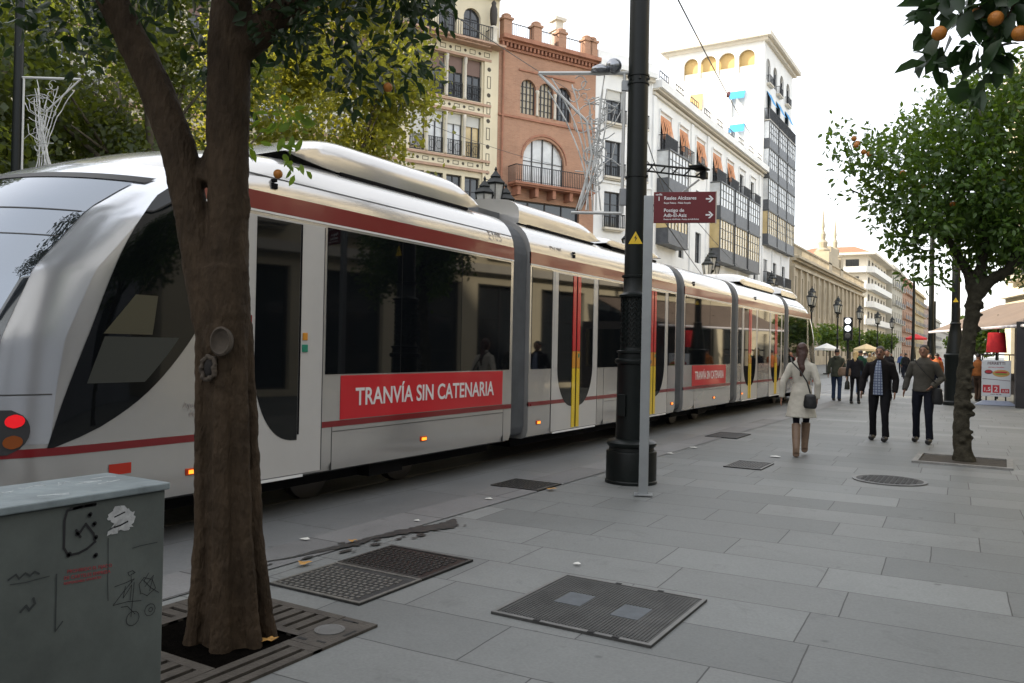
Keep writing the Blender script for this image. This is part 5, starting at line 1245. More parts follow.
plane_tree(-29.5, 11.0, 16, 4.4, 27, 'plane tree of the second row above the tram windscreen', 10000, dark_leaf, 2.6)
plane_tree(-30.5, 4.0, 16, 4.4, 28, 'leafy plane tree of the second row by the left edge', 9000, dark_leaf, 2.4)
plane_tree(-24, -4, 15, 4.6, 29, 'plane tree out past the left edge of the view', 7000, dark_leaf)
plane_tree(-16.5, -9, 15, 5.0, 30, 'plane tree behind the tram and the photographer', 7000, dark_leaf)
plane_tree(-27, -13, 16, 5.0, 31, 'farther plane tree behind the photographer', 6000, dark_leaf)
hd = MB(); hd.mm((-46, 2, 0), (-34, 26, 1.0))
# park hedge mass behind the trunks
hb = [((-31-2*random.random(), -4+i*1.6, 1.4+random.random()*2.2), 1.5) for i in range(22)]
tag(leaves_mesh('park_shrubbery', hb, 9000, 0.22, 77, dark_leaf, fold=False, shell=0.3), kind='stuff')

# ------------------------------------------------------------------ knobbly orange tree on the right
kt = thing('orange_tree', 'knobbly-trunked orange tree with dense green crown, beside the walking men', 'tree', (-0.46, 14.35, 0))
b = MB(); rg = random.Random(5)
b.tube([(0.02, 0, -.1), (-.02, 0, .15), (-.05, 0, .5), (-.03, 0, 1.0), (0.0, 0, 1.5), (.05, 0, 2.0), (.10, 0, 2.45), (.12, 0, 2.7)], [.18, .135, .115, .11, .10, .10, .105, .10], 14)
for k in range(46):
    z = rg.uniform(0.02, 2.4) if k > 14 else rg.uniform(0, .5); a = rg.uniform(0, 6.28); q = rg.uniform(.03, .065)
    xx = -.04+.06*z; b.ball((xx+.10*math.cos(a), .10*math.sin(a), z), (q, q, q*rg.uniform(.5, 1.0)), 8, 6)
b.tube([(.12, 0, 2.5), (.3, .05, 2.75), (.55, .0, 2.9), (.62, 0, 3.1), (.8, .1, 3.6)], [.10, .09, .075, .065, .045], 10)
b.tube([(.10, 0, 2.5), (.0, .05, 2.9), (-.2, 0, 3.3), (-.6, 0, 3.9)], [.09, .07, .05, .035], 10)
b.tube([(.12, 0, 2.6), (.2, 0.1, 3.1), (.25, 0, 3.8), (.2, 0, 4.8)], [.09, .07, .055, .03], 10)
b.tube([(-.2, 0, 3.3), (-.9, 0.1, 3.9), (-1.7, .1, 4.3)], [.05, .035, .02], 8)
b.tube([(.62, 0, 3.0), (1.2, 0.1, 3.5), (1.7, .1, 4.2)], [.06, .04, .02], 8)
remeshed(b, 0.022, 'trunk', bark_knob, kt, disp=0.05, dscale=0.12)
blobs = []
def rp(u, v, f=0):   # metres right / up across the crown, f metres in depth
    return (u*lx-f*ly, u*ly+f*lx, v)
for (u, v, q, w_) in ((-1.95, 4.95, .34, 1), (-1.75, 4.55, .3, 1), (-1.45, 4.75, .38, 1.2), (-1.1, 4.4, .5, 1.5), (-.95, 4.95, .45, 1.4), (-.4, 4.6, .6, 2), (-.5, 5.3, .5, 1.5), (-.15, 5.65, .38, 1), (.2, 5.0, .65, 2), (.5, 5.5, .5, 1.5), (.9, 4.7, .65, 2), (1.3, 5.2, .6, 1.5), (0, 4.0, .6, 2), (.6, 4.0, .65, 2), (-.55, 3.7, .42, 1.3), (-.85, 3.35, .3, 1), (-.35, 3.2, .34, 1.1), (.1, 3.35, .35, 1.1), (.75, 3.4, .5, 1.5), (1.4, 4.0, .6, 1.5), (1.3, 3.3, .45, 1.2), (1.7, 3.7, .5, 1), (.9, 5.9, .4, 1), (-.75, 4.0, .35, 1), (-1.55, 4.2, .22, .6), (-.1, 5.95, .25, .5), (-2.15, 5.05, .2, .4), (-2.0, 4.3, .18, .3), (.3, 3.6, .6, 2.2), (.9, 3.3, .55, 2), (1.5, 3.0, .5, 1.5), (1.9, 3.4, .6, 1.2), (.2, 3.0, .3, .9), (.5, 5.9, .45, 1), (1.3, 5.8, .5, 1), (1.8, 4.6, .6, 1.2), (-.3, 4.1, .5, 1.8), (-.5, 3.0, .28, .8), (-.95, 3.75, .3, .8), (-1.05, 3.95, .42, 1.5), (-.85, 3.5, .36, 1.3), (-1.15, 3.35, .2, .5), (-.65, 3.15, .32, 1.1), (-.9, 2.95, .16, .4), (-.4, 2.85, .22, .6), (-1.35, 4.0, .25, .6), (0, 2.95, .22, .6)):
    for f in (-.7, 0, .7):
        if q < .36 and f: continue
        blobs.append((rp(u, v-.05, f*rg.uniform(.6, 1.1)), q*rg.uniform(.72, .95), w_))
        for e_ in range(2): a_ = rg.uniform(0, 6.28); blobs.append((rp(u+q*1.05*math.cos(a_), v+q*1.0*math.sin(a_), f), rg.uniform(.10, .20), .35))
leaves_mesh('crown', blobs, 19500, 0.11, 15, leafmat('lively_orange_leaf', (0.014, 0.038, 0.009), (0.085, 0.165, 0.025), 0.32, (0.20, 0.32, 0.025), 1.6), kt, fold=True, shell=0.2, aspect=.5)
for k, (u, v) in enumerate(((-1.85, 4.85), (-1.8, 4.78), (-1.7, 4.65), (-1.62, 4.62), (-.45, 3.85), (-1.2, 4.3), (.3, 4.2), (-.9, 4.1), (-1.9, 4.7))):
    b = MB(); b.ball((0, 0, 0), .042); b.build('orange', orange_m, kt, True, loc=rp(u, v, -.4 if k > 3 else -.2))
pit = MB(); pit.mm((-1.15, 13.75, -.02), (0.15, 14.95, .0))
p_ = thing('planting_pit', 'square earth planting pit with pale stone edge under the knobbly orange tree', 'tree pit', (0, 0, 0))
MB().mm((-1.05, 13.75, -.03), (0.1, 14.85, -.001)).build('earth', mat('pit_earth', (.05, .042, .032), .95, var=.5, vscale=8, bump=.8, bscale=25), p_)
b = MB(); b.mm((-1.13, 13.67, -.03), (0.18, 13.75, .018)); b.mm((-1.13, 14.85, -.03), (.18, 14.93, .018)); b.mm((-1.13, 13.75, -.03), (-1.05, 14.85, .018)); b.mm((0.1, 13.75, -.03), (.18, 14.85, .018)); b.build('stone_edge', mat('worn_kerb', (.24, .235, .22), .8, var=.4, vscale=6), p_)

# near orange tree right of the camera: only one fruiting branch reaches into view
nt = thing('orange_tree', 'orange tree whose large-leaved fruiting branch hangs into the top right corner', 'tree', (1.9, 3.2, 0))
b = MB(); b.tube([(0, 0, 0), (0, 0, 1), (-.05, 0, 2.1)], [.17, .14, .13], 12); b.tube([(-.05, 0, 2.1), (-.5, .05, 2.7), (-1.2, .1, 3.1), (-1.75, .1, 3.0), (-2.05, .1, 2.76)], [.1, .07, .045, .025, .012], 10)
b.tube([(-1.75, .1, 3.0), (-1.95, .12, 2.98), (-2.15, .1, 2.85)], [.015, .009, .005], 8); b.tube([(-.05, 0, 2.1), (.4, .1, 2.8), (.8, .2, 3.4)], [.09, .07, .04], 10)
b.tube([(-1.5, .1, 3.05), (-1.85, .05, 2.85), (-1.99, .05, 2.58)], [.012, .008, .004], 8)
remeshed(b, .012, 'trunk', bark_near, nt, smooth_it=1)
near_leaf = leafmat('near_leaf', (0.012, 0.03, 0.012), (0.03, 0.065, 0.02), 0.2, (0.05, 0.12, 0.02))
leaves_mesh('crown', [((rg.uniform(-.6, .9), rg.uniform(-.9, .9), rg.uniform(2.7, 3.9)), .4) for k in range(16)], 2500, .1, 31, orange_leaf, nt, shell=.1)
leaves_mesh('hanging_branch', [((-2.02, .1, 2.84), .11), ((-1.99, .1, 2.70), .10), ((-2.12, .1, 2.78), .08), ((-1.88, .1, 2.86), .13), ((-1.98, .05, 2.58), .06), ((-2.0, .05, 2.50), .04), ((-2.13, .08, 2.64), .04), ((-1.78, .1, 2.95), .15), ((-1.92, .1, 2.66), .06), ((-2.1, .1, 2.92), .08), ((-1.9, .1, 3.0), .12)], 290, .095, 33, near_leaf, nt, shell=.05, aspect=.55, droop=.7)
for p in ((-2.10, .02, 2.73), (-1.93, .02, 2.75), (-1.86, 0.0, 2.68), (-1.99, .1, 2.80)): b = MB(); b.ball((0, 0, 0), .025, 16, 12); b.build('orange', orange_m, nt, True, loc=p)

# small orange trees down the far pavement
small_blobs = [((rg.uniform(-.7, .7), rg.uniform(-.7, .7), rg.uniform(2.4, 3.5)), .7) for k in range(9)]
st_ = thing('small_orange_tree', 'rounded small orange tree by the tram front on the far pavement', 'tree', (-12.4, 49, 0), 0, 'rounded orange trees along the far pavement')
b = MB(); b.tube([(0, 0, 0), (0, 0, 2.4)], [.1, .08], 8); b.build('trunk', bark_plane, st_, True)
leaves_mesh('crown', small_blobs, 1500, .24, 41, leafmat('clipped_leaf', (.03, .07, .015), (.08, .15, .03), .3), st_, fold=False, shell=.6)
for k, (x, y, lab) in enumerate(((-12.4, 55, 'rounded small orange tree, second beyond the tram front'), (-12.2, 62, 'rounded small orange tree beside the signal board'), (-12.0, 71, 'rounded small orange tree right of the signal board'), (-11.8, 80, 'rounded small orange tree before the white apartment block'), (-11.6, 91, 'rounded small orange tree farther down, left of the red parasol'), (-11.5, 104, 'rounded small orange tree, last of the clipped row'))):
    c = copy_tree(st_); c.location = (x, y, 0); c.rotation_euler = (0, 0, k*1.1); c['label'] = lab

# ------------------------------------------------------------------ lamp posts with lantern clusters
lglass = mat('lantern_glass', (.45, .45, .42), .2, var=.2, vscale=8)
def lantern(b, g, c, s=1.0):
    x, y, z = c
    b.lathe((x, y, z), [(.05*s, -.05*s), (.10*s, 0), (.115*s, .02*s), (.115*s, .04*s), (.10*s, .045*s)], 6)
    b.lathe((x, y, z+.42*s), [(.19*s, 0), (.2*s, .03*s), (.10*s, .13*s), (.11*s, .15*s), (.06*s, .21*s), (.02*s, .26*s), (.03*s, .29*s), (.005, .34*s)], 6)
    for k in range(6):
        a = math.pi*k/3; b.tube([(x+.105*s*math.cos(a), y+.105*s*math.sin(a), z+.03*s), (x+.175*s*math.cos(a), y+.175*s*math.sin(a), z+.43*s)], .01*s, 4)
    g.lathe((x, y, z+.045*s), [(.095*s, 0), (.165*s, .375*s)], 6)
def lamp_post(x, y, label):
    t = thing('street_lamp', label, 'lamp post', (x, y, 0), 0, 'three-lantern lamp posts along the tramway')
    b = MB(); b.lathe((0, 0, 0), [(.22, 0), (.22, .3), (.17, .36), (.14, .8), (.1, .9), (.075, 1.0), (.065, 2.6), (.09, 2.65), (.06, 2.7), (.045, 4.5), (.07, 4.6), (.04, 4.7)], 14); b.build('pole', black, t, 'auto')
    b = MB()
    for s_ in (-1, 1):
        b.tube([(0, s_*.04, 4.2), (0, s_*.2, 4.12), (0, s_*.38, 4.15), (0, s_*.47, 4.28), (0, s_*.46, 4.45)], .022, 6)
        b.tube([(0, s_*.1, 4.5), (0, s_*.25, 4.35), (0, s_*.33, 4.42), (0, s_*.27, 4.5), (0, s_*.2, 4.45)], .014, 6)
        b.tube([(s_*.1, 0, 4.5), (s_*.2, 0, 4.35), (s_*.28, 0, 4.42), (s_*.2, 0, 4.5)], .014, 6)
    b.build('scroll_arms', black, t)
    for (yy, zz) in ((0, 4.78), (-.46, 4.48), (.46, 4.48)):
        b = MB(); g_ = MB(); lantern(b, g_, (0, yy, zz), 1.25); l_ = b.build('lantern', black, t); g_.build('lantern_glass', lglass, l_)
    return t
lp = lamp_post(-10, 15.9, 'three-lantern lamp post in front of the cream and brick houses')
for (y, lab) in ((24.2, 'three-lantern lamp post just left of the tall black post'), (32.2, 'three-lantern lamp post under the dark galleries, right of the red sign'), (42.3, 'three-lantern lamp post below the tower galleries'), (52.6, 'three-lantern lamp post just beyond the tram front'), (62, 'three-lantern lamp post left of the signal board'), (72.6, 'three-lantern lamp post right of the signal board'), (84, 'distant three-lantern lamp post before the white apartment block'), (96, 'farthest three-lantern lamp post that can be told apart')):
    c = copy_tree(lp); c.location = (-10, y, 0); c['label'] = lab

# ------------------------------------------------------------------ festive light frames
wirem = mat('frame_wire', (.52, .52, .50), .45, .2)
def light_frame(loc, rz, label, s=1.0):
    t = thing('light_frame', label, 'light frame', loc, rz, 'unlit festive light frames on posts'); rg = random.Random(9)
    b = MB(); b.tube([(0, 0, 0), (-.62*s, 0, 0)], .02*s, 6); b.tube([(0, 0, 0), (0, 0, 1.72*s)], .02*s, 6); b.tube([(0.05, 0, 1.72*s), (-1.05*s, 0, 1.70*s)], .024*s, 6)
    b.tube([(-1.05*s, 0, 1.70*s), (-.45*s, 0, 1.12*s), (-.38*s, 0, .7*s), (-.52*s, 0, .05*s)], [.018*s]*4, 6); b.build('frame', wirem, t)
    b = MB()
    for k in range(9):      # trunk-like sweeping stems
        x0 = rg.uniform(-.6, -.25)*s; x1 = rg.uniform(-.42, -.22)*s; x2 = rg.uniform(-1.0, -.2)*s; z2 = rg.uniform(1.25, 1.66)*s
        pts = []
        for j in range(13):
            t_ = j/12; x = (1-t_)**2*x0+2*t_*(1-t_)*x1+t_*t_*x2; pts.append((x, rg.uniform(-.02, .02)*s, t_*z2+.03))
        b.tube(pts, .009*s, 5)
    for k in range(42):     # curls
        t_ = rg.uniform(.25, 1); z = t_*1.5*s+rg.uniform(-.1, .15)*s; x = (-.3-.45*t_**2*rg.random())*s; q = rg.uniform(.05, .13)*s; ph = rg.uniform(0, 6.28); sg_ = rg.choice((-1, 1))
        b.tube([(x+q*(1-j*.07)*math.cos(ph+sg_*j*.5), rg.uniform(-.01, .01), z+q*(1-j*.07)*math.sin(ph+sg_*j*.5)) for j in range(10)], .0065*s, 4)
    for k in range(16):
        z = rg.uniform(.5, 1.5)*s; x = -.3*s; a = rg.uniform(-.5, 1.2); L_ = rg.uniform(.15, .4)*s; sg_ = rg.choice((-1, 1))
        b.tube([(x, 0, z), (x+sg_*L_*.5, .02, z+L_*.5*math.sin(a)), (x+sg_*L_*math.cos(a)*.9, 0, z+L_*math.sin(a)*1.2)], .0065*s, 4)
    b.build('wire_curls', wirem, t); return t
f1 = light_frame((PX-.16, PY-.06, 3.26), R(30), 'white wire festive light frame hanging left of the tall black post', 1.0)
b = MB(); b.mm((-.03, -.03, 0.1), (.12, .03, .3)); b.mm((-.03, -.03, 1.5), (.12, .03, 1.62)); b.build('clamp', mat('grey_metal', (.28, .29, .3), .4, .6), f1)
b = MB(); b.ball((-.13, 0, 1.80), .10); b.lathe((-.3, 0, 1.72), [(.12, 0), (.1, .06), (.02, .1)], 12); b.build('lamp_unit', mat('dull_chrome', (.3, .31, .33), .2, .8), f1, True)
lpole = thing('lamp_pole', 'slim black pole at the left edge among the plane trees', 'post', (-16.0, 8.45, 0))
MB().lathe((0, 0, 0), [(.2, 0), (.2, .8), (.11, .9), (.075, 9)], 14).build('shaft', black, lpole, 'auto')
light_frame((-15.9, 8.5, 4.75), R(30+180), 'white wire festive light frame on the slim left pole under the trees', 1.02)

# ------------------------------------------------------------------ overhead cables
def cable(p0, p1, label, r=.012, sag=.3):
    pts = []
    for k in range(17):
        t_ = k/16; p = Vector(p0).lerp(Vector(p1), t_); p.z -= sag*4*t_*(1-t_); pts.append(p)
    b = MB(); b.tube(pts, r, 5); return tag(b.build('cable', mat('cable_black', (.03, .03, .03), .6)), label, 'cable')
CB = [((-9.1, 11.9, 7.98), (-25.08, 54.4, 19.2), 'dark overhead cable running to the brick house front', .2), ((-19.0, 23.2, 10.1), (-25.2, 47.4, 13.6), 'dark overhead cable crossing the cream house front', .2),
      ((-4.06, 11.29, 6.65), (-12.6, 47.6, 14.2), 'dark overhead cable above the tram reaching towards the tower', .1), ((-3.9, 9.4, 4.6), (-21.4, 62, 10.2), 'thin cable from the tall black post to the gallery building', .3),
      ((-3.9, 9.4, 4.1), (-21.4, 84, 9.4), 'thin cable running low along the gallery building', .5), ((-3.7, 9.5, 3.4), (-21.4, 76, 6.2), 'lowest thin cable between the tall post and the white fronts', .5)]
for a, c, l_, sg_ in CB: cable(a, c, l_, .012 if a[2] > 5 else .008, sg_)
ins_ = thing('cable_insulator', 'small dark red insulator strung on the overhead cable beside the tower', 'insulator', (-8.15, 27.8, 10.35))
b = MB(); 
for k in range(5): b.lathe((0, 0, k*.12), [(.02, 0), (.06, .02), (.06, .06), (.02, .08)], 8)
o = b.build('discs', mat('insulator_red', (.16, .03, .03), .4), ins_, loc=(0, 0, 0)); o.rotation_euler = (R(-62), 0, R(13))

# ------------------------------------------------------------------ farther posts, signal, parasols
t = thing('catenary_post', 'black post with thick tall base right behind the man with the shoulder bag', 'post', (-1.28, 30.4, 0))
MB().lathe((0, 0, 0), [(.34, 0), (.34, .1), (.30, .14), (.30, 1.5), (.33, 1.56), (.33, 1.64), (.27, 1.68), (.2, 2.3), (.15, 2.6), (.17, 2.65), (.13, 2.7)], 28).build('base', black, t, 'auto')
MB().lathe((0, 0, 2.7), [(.128, 0), (.11, 6)], 24).build('shaft', black, t, 'auto')
b = MB(); b.add([(-.08, -.131, 3.35), (.08, -.131, 3.35), (0, -.131, 3.5)], [(0, 1, 2)]); b.build('warning_triangle', ya, t)
for (x, y, h, lab) in ((-6.6, 79.7, 8.2, 'dark post standing left of the red parasol'), (-2.95, 45, 8.6, 'dark slim post rising into the right tree crown'), (-6.2, 100, 7.5, 'farther dark post right of the red parasol'), (-4.9, 128, 8.2, 'farthest dark post along the pavement')):
    t = thing('catenary_post', lab, 'post', (x, y, 0), 0, 'black posts receding down the pavement')
    MB().lathe((0, 0, 0), [(.34, 0), (.34, .4), (.24, .5), (.2, 1.5), (.15, 2.3)], 16).build('base', black, t, 'auto'); MB().lathe((0, 0, 2.3), [(.13, 0), (.10, h-2.3)], 14).build('shaft', black, t, 'auto')
t = thing('tram_signal', 'black tram signal board with two round white lamps', 'signal', (-5.93, 39.56, 0))
MB().lathe((0, 0, 0), [(.12, 0), (.1, .3), (.05, .4), (.05, 2.2)], 12).build('pole', black, t, 'auto')
b = MB(); b.box((0, 0, 2.72), (.40, .16, 1.05)); b.build('housing', black, t, bevel=.04)
for z, on in ((3.08, 1), (2.74, 1), (2.42, 0)):
    b = MB(); b.lathe((0, -.08, z), [(.13, 0), (.13, .02), (.1, .035)], 18, M=Matrix.Rotation(R(90), 4, 'X')); b.build('lamp', mat('signal_white', (.9, .92, 1), .3, emit=1.0) if on else mat('signal_off', (.06, .06, .06), .3), t)
def parasol(x, y, r, z, m, lab, name='parasol'):
    t = thing(name, lab, 'parasol', (x, y, 0)); b = MB(); b.lathe((0, 0, 0), [(.25, 0), (.25, .08), (.03, .1), (.025, z+.3)], 10); b.build('pole', black, t)
    b = MB(); n = 8; vs = [(r*math.cos(2*math.pi*k/n), r*math.sin(2*math.pi*k/n), z-(.04 if k % 2 else 0)) for k in range(n)]; vs += [(p[0], p[1], z-.18) for p in vs]+[(0, 0, z+.42*r), (0, 0, z+.42*r-.03)]
    b.add(vs, [(k, (k+1) % n, 16) for k in range(n)]+[(k, k+8, (k+1) % n+8, (k+1) % n) for k in range(n)]+[((k+1) % n, k, 17) for k in range(n)]); b.build('canopy', m, t)
redcloth = mat('red_cloth', (.55, .015, .02), .75, var=.2, vscale=6)
parasol(-7.2, 90, .95, 3.3, redcloth, 'small red parasol far down the pavement above the walkers')
wc = mat('white_cloth', (.7, .7, .68), .8)
parasol(-13.2, 55, .9, 2.1, wc, 'white cafe parasol just beyond the tram front'); parasol(-11.4, 66, .9, 2.0, wc, 'white cafe parasol behind the walking couple'); parasol(-8.6, 66, .9, 2.0, mat('cream_cloth', (.66, .52, .3), .8), 'cream cafe parasol behind the man in the dark jacket')
t = thing('banner_sign', 'white upright banner sign with a small blue mark beside the tram front', 'sign', (-10.0, 43, 0))
b = MB(); b.mm((-.35, -.03, .3), (.35, .03, 2.0)); b.mm((-.03, -.03, 0), (.03, .03, .3)); b.mm((-.25, -.2, 0), (.25, .2, .04)); b.build('board', wc, t, bevel=.02)
b = MB(); b.mm((-.1, -.035, 1.5), (.1, -.031, 1.75)); b.build('blue_mark', mat('mark_blue', (.05, .15, .5), .5), t)

# cafe awning, kiosk, board, red lamp shade on the right
aw = thing('cafe_awning', 'wide brown-grey cafe awning stretched behind the knobbly tree', 'awning', (0, 0, 0))
A_ = Vector((-2.63, 39.25, 2.62)); B_ = Vector((.75, 29.9, 2.62)); off = Vector((2.5, .9, 1.15))
b = MB(); n = 8
for k in range(n):
    a, c = A_.lerp(B_, k/n), A_.lerp(B_, (k+1)/n); sg_ = Vector((0, 0, -.03 if k % 2 else 0)); sg2 = Vector((0, 0, 0 if k % 2 else -.03))
    b.add([a+sg_, c+sg2, c+off, a+off], [(0, 1, 2, 3)]); b.add([a+sg_-Vector((0, 0, .03)), c+sg2-Vector((0, 0, .03)), c+off-Vector((0, 0, .03)), a+off-Vector((0, 0, .03))], [(3, 2, 1, 0)])
b.build('canopy', mat('awning_brown', (.16, .12, .095), .8, var=.2, vscale=.8), aw)
b = MB(); b.tube([A_+Vector((0, 0, -.03)), B_+Vector((0, 0, -.03))], .05, 8); b.build('front_bar', mat('bar_white', (.62, .60, .62), .4), aw)
for k in range(4):
    p = A_.lerp(B_, .1+.28*k)+off*.5; b = MB(); b.tube([(p.x, p.y, 0), (p.x, p.y, p.z)], .035, 8); b.build('pole', black, aw)
ki = thing('cafe_kiosk', 'dark cafe front under the awning at the right edge', 'kiosk', (0, 0, 0))
b = MB(); b.mm((.42, 30.4, 0), (3.6, 30.55, 2.6)); b.mm((.42, 30.55, 0), (.5, 34.5, 2.6)); b.mm((.42, 30.4, 2.6), (3.6, 34.5, 2.72)); b.build('frame', mat('kiosk_dark', (.018, .017, .02), .4), ki)
b = MB(); b.mm((.7, 30.38, .9), (3.4, 30.395, 2.4)); b.build('window', tglass, ki)
bd = thing('menu_board', 'white standing menu board with food pictures and red letters', 'board', (-.12, 31.65, 0), R(2))
b = MB(); b.mm((-.42, -.035, .28), (.42, .035, 1.48)); bb = b.build('board', mat('board_white', (.62, .64, .66), .4), bd, bevel=.008)
b = MB(); b.add([(-.6, -.3, 0), (.6, -.3, 0), (.6, .3, 0), (-.6, .3, 0), (-.38, -.12, .14), (.38, -.12, .14), (.38, .12, .14), (-.38, .12, .14)], [(3, 2, 1, 0), (4, 5, 6, 7), (0, 1, 5, 4), (1, 2, 6, 5), (2, 3, 7, 6), (3, 0, 4, 7)]); b.build('foot', mat('foot_blue_grey', (.22, .25, .32), .4), bd)
for x in (-.28, .28): b = MB(); b.mm((x-.02, -.02, .14), (x+.02, .02, .3)); b.build('bracket', black, bd)
fr_ = mat('print_red', (.5, .03, .04), .5); fb = mat('print_bun', (.55, .32, .10), .5); fd = mat('print_dark', (.12, .05, .06), .5)
def btext(s_, size, x, z, m, bold=.002, al='CENTER'): text('lettering', s_, size, face_mat((x, -.037, z), (1, 0, 0), (0, 0, 1)), m, bb, ext=.001, bold=bold, align=al)
btext('FERRETTI', .125, 0, 1.34, fd); btext('perritos y bocadillos', .055, 0, 1.235, fr_, .001)
def bell(x, z, rx, rz, m, y=-.0375): b = MB(); b.add([(x+rx*math.cos(k*.3927), y, z+rz*math.sin(k*.3927)) for k in range(16)], [tuple(range(16))]); b.build('printed_picture', m, bb)
bell(-.22, 1.09, .12, .075, fd); bell(-.22, 1.10, .09, .045, fr_, -.0385); bell(.14, 1.05, .25, .12, fb); bell(.14, 1.08, .18, .035, fr_, -.0385); bell(.14, 1.03, .19, .03, mat('print_green', (.2, .3, .06), .5), -.0388)
b = MB(); b.add([(-.4, -.0375, .86), (.4, -.0375, .80), (.4, -.0375, .815), (-.4, -.0375, .875)], [(0, 1, 2, 3)]); b.build('printed_line', fd, bb)
for x0_, x1_ in ((-.38, -.14), (-.10, .10), (.14, .38)):
    b = MB(); b.add([(x0_, -.0372, .40), (x1_, -.0372, .40), (x1_, -.0372, .66 if x1_ < .2 else .54), (x0_, -.0372, .66 if x1_ < .2 else .54)], [(0, 1, 2, 3)]); b.build('printed_box', fr_, bb)
wl_ = mat('print_white', (.7, .7, .7), .5)
btext('1,5', .17, -.26, .46, wl_, .003); btext('2', .22, 0, .45, wl_, .003); btext('3,50', .10, .26, .435, wl_, .002); btext('menú del día', .06, 0, .335, fd, .001)
rl = thing('standing_lamp', 'standing lamp with a big red drum shade behind the menu board', 'lamp', (-.13, 32.4, 0))
b = MB(); b.lathe((0, 0, 0), [(.3, 0), (.3, .04), (.03, .07), (.025, 2.4)], 16); b.build('stand', black, rl)
b = MB(); b.lathe((0, 0, 1.74), [(.30, 0), (.31, .01), (.255, .68), (.245, .68)], 28); b.build('lamp_shade', redcloth, rl, 'auto')

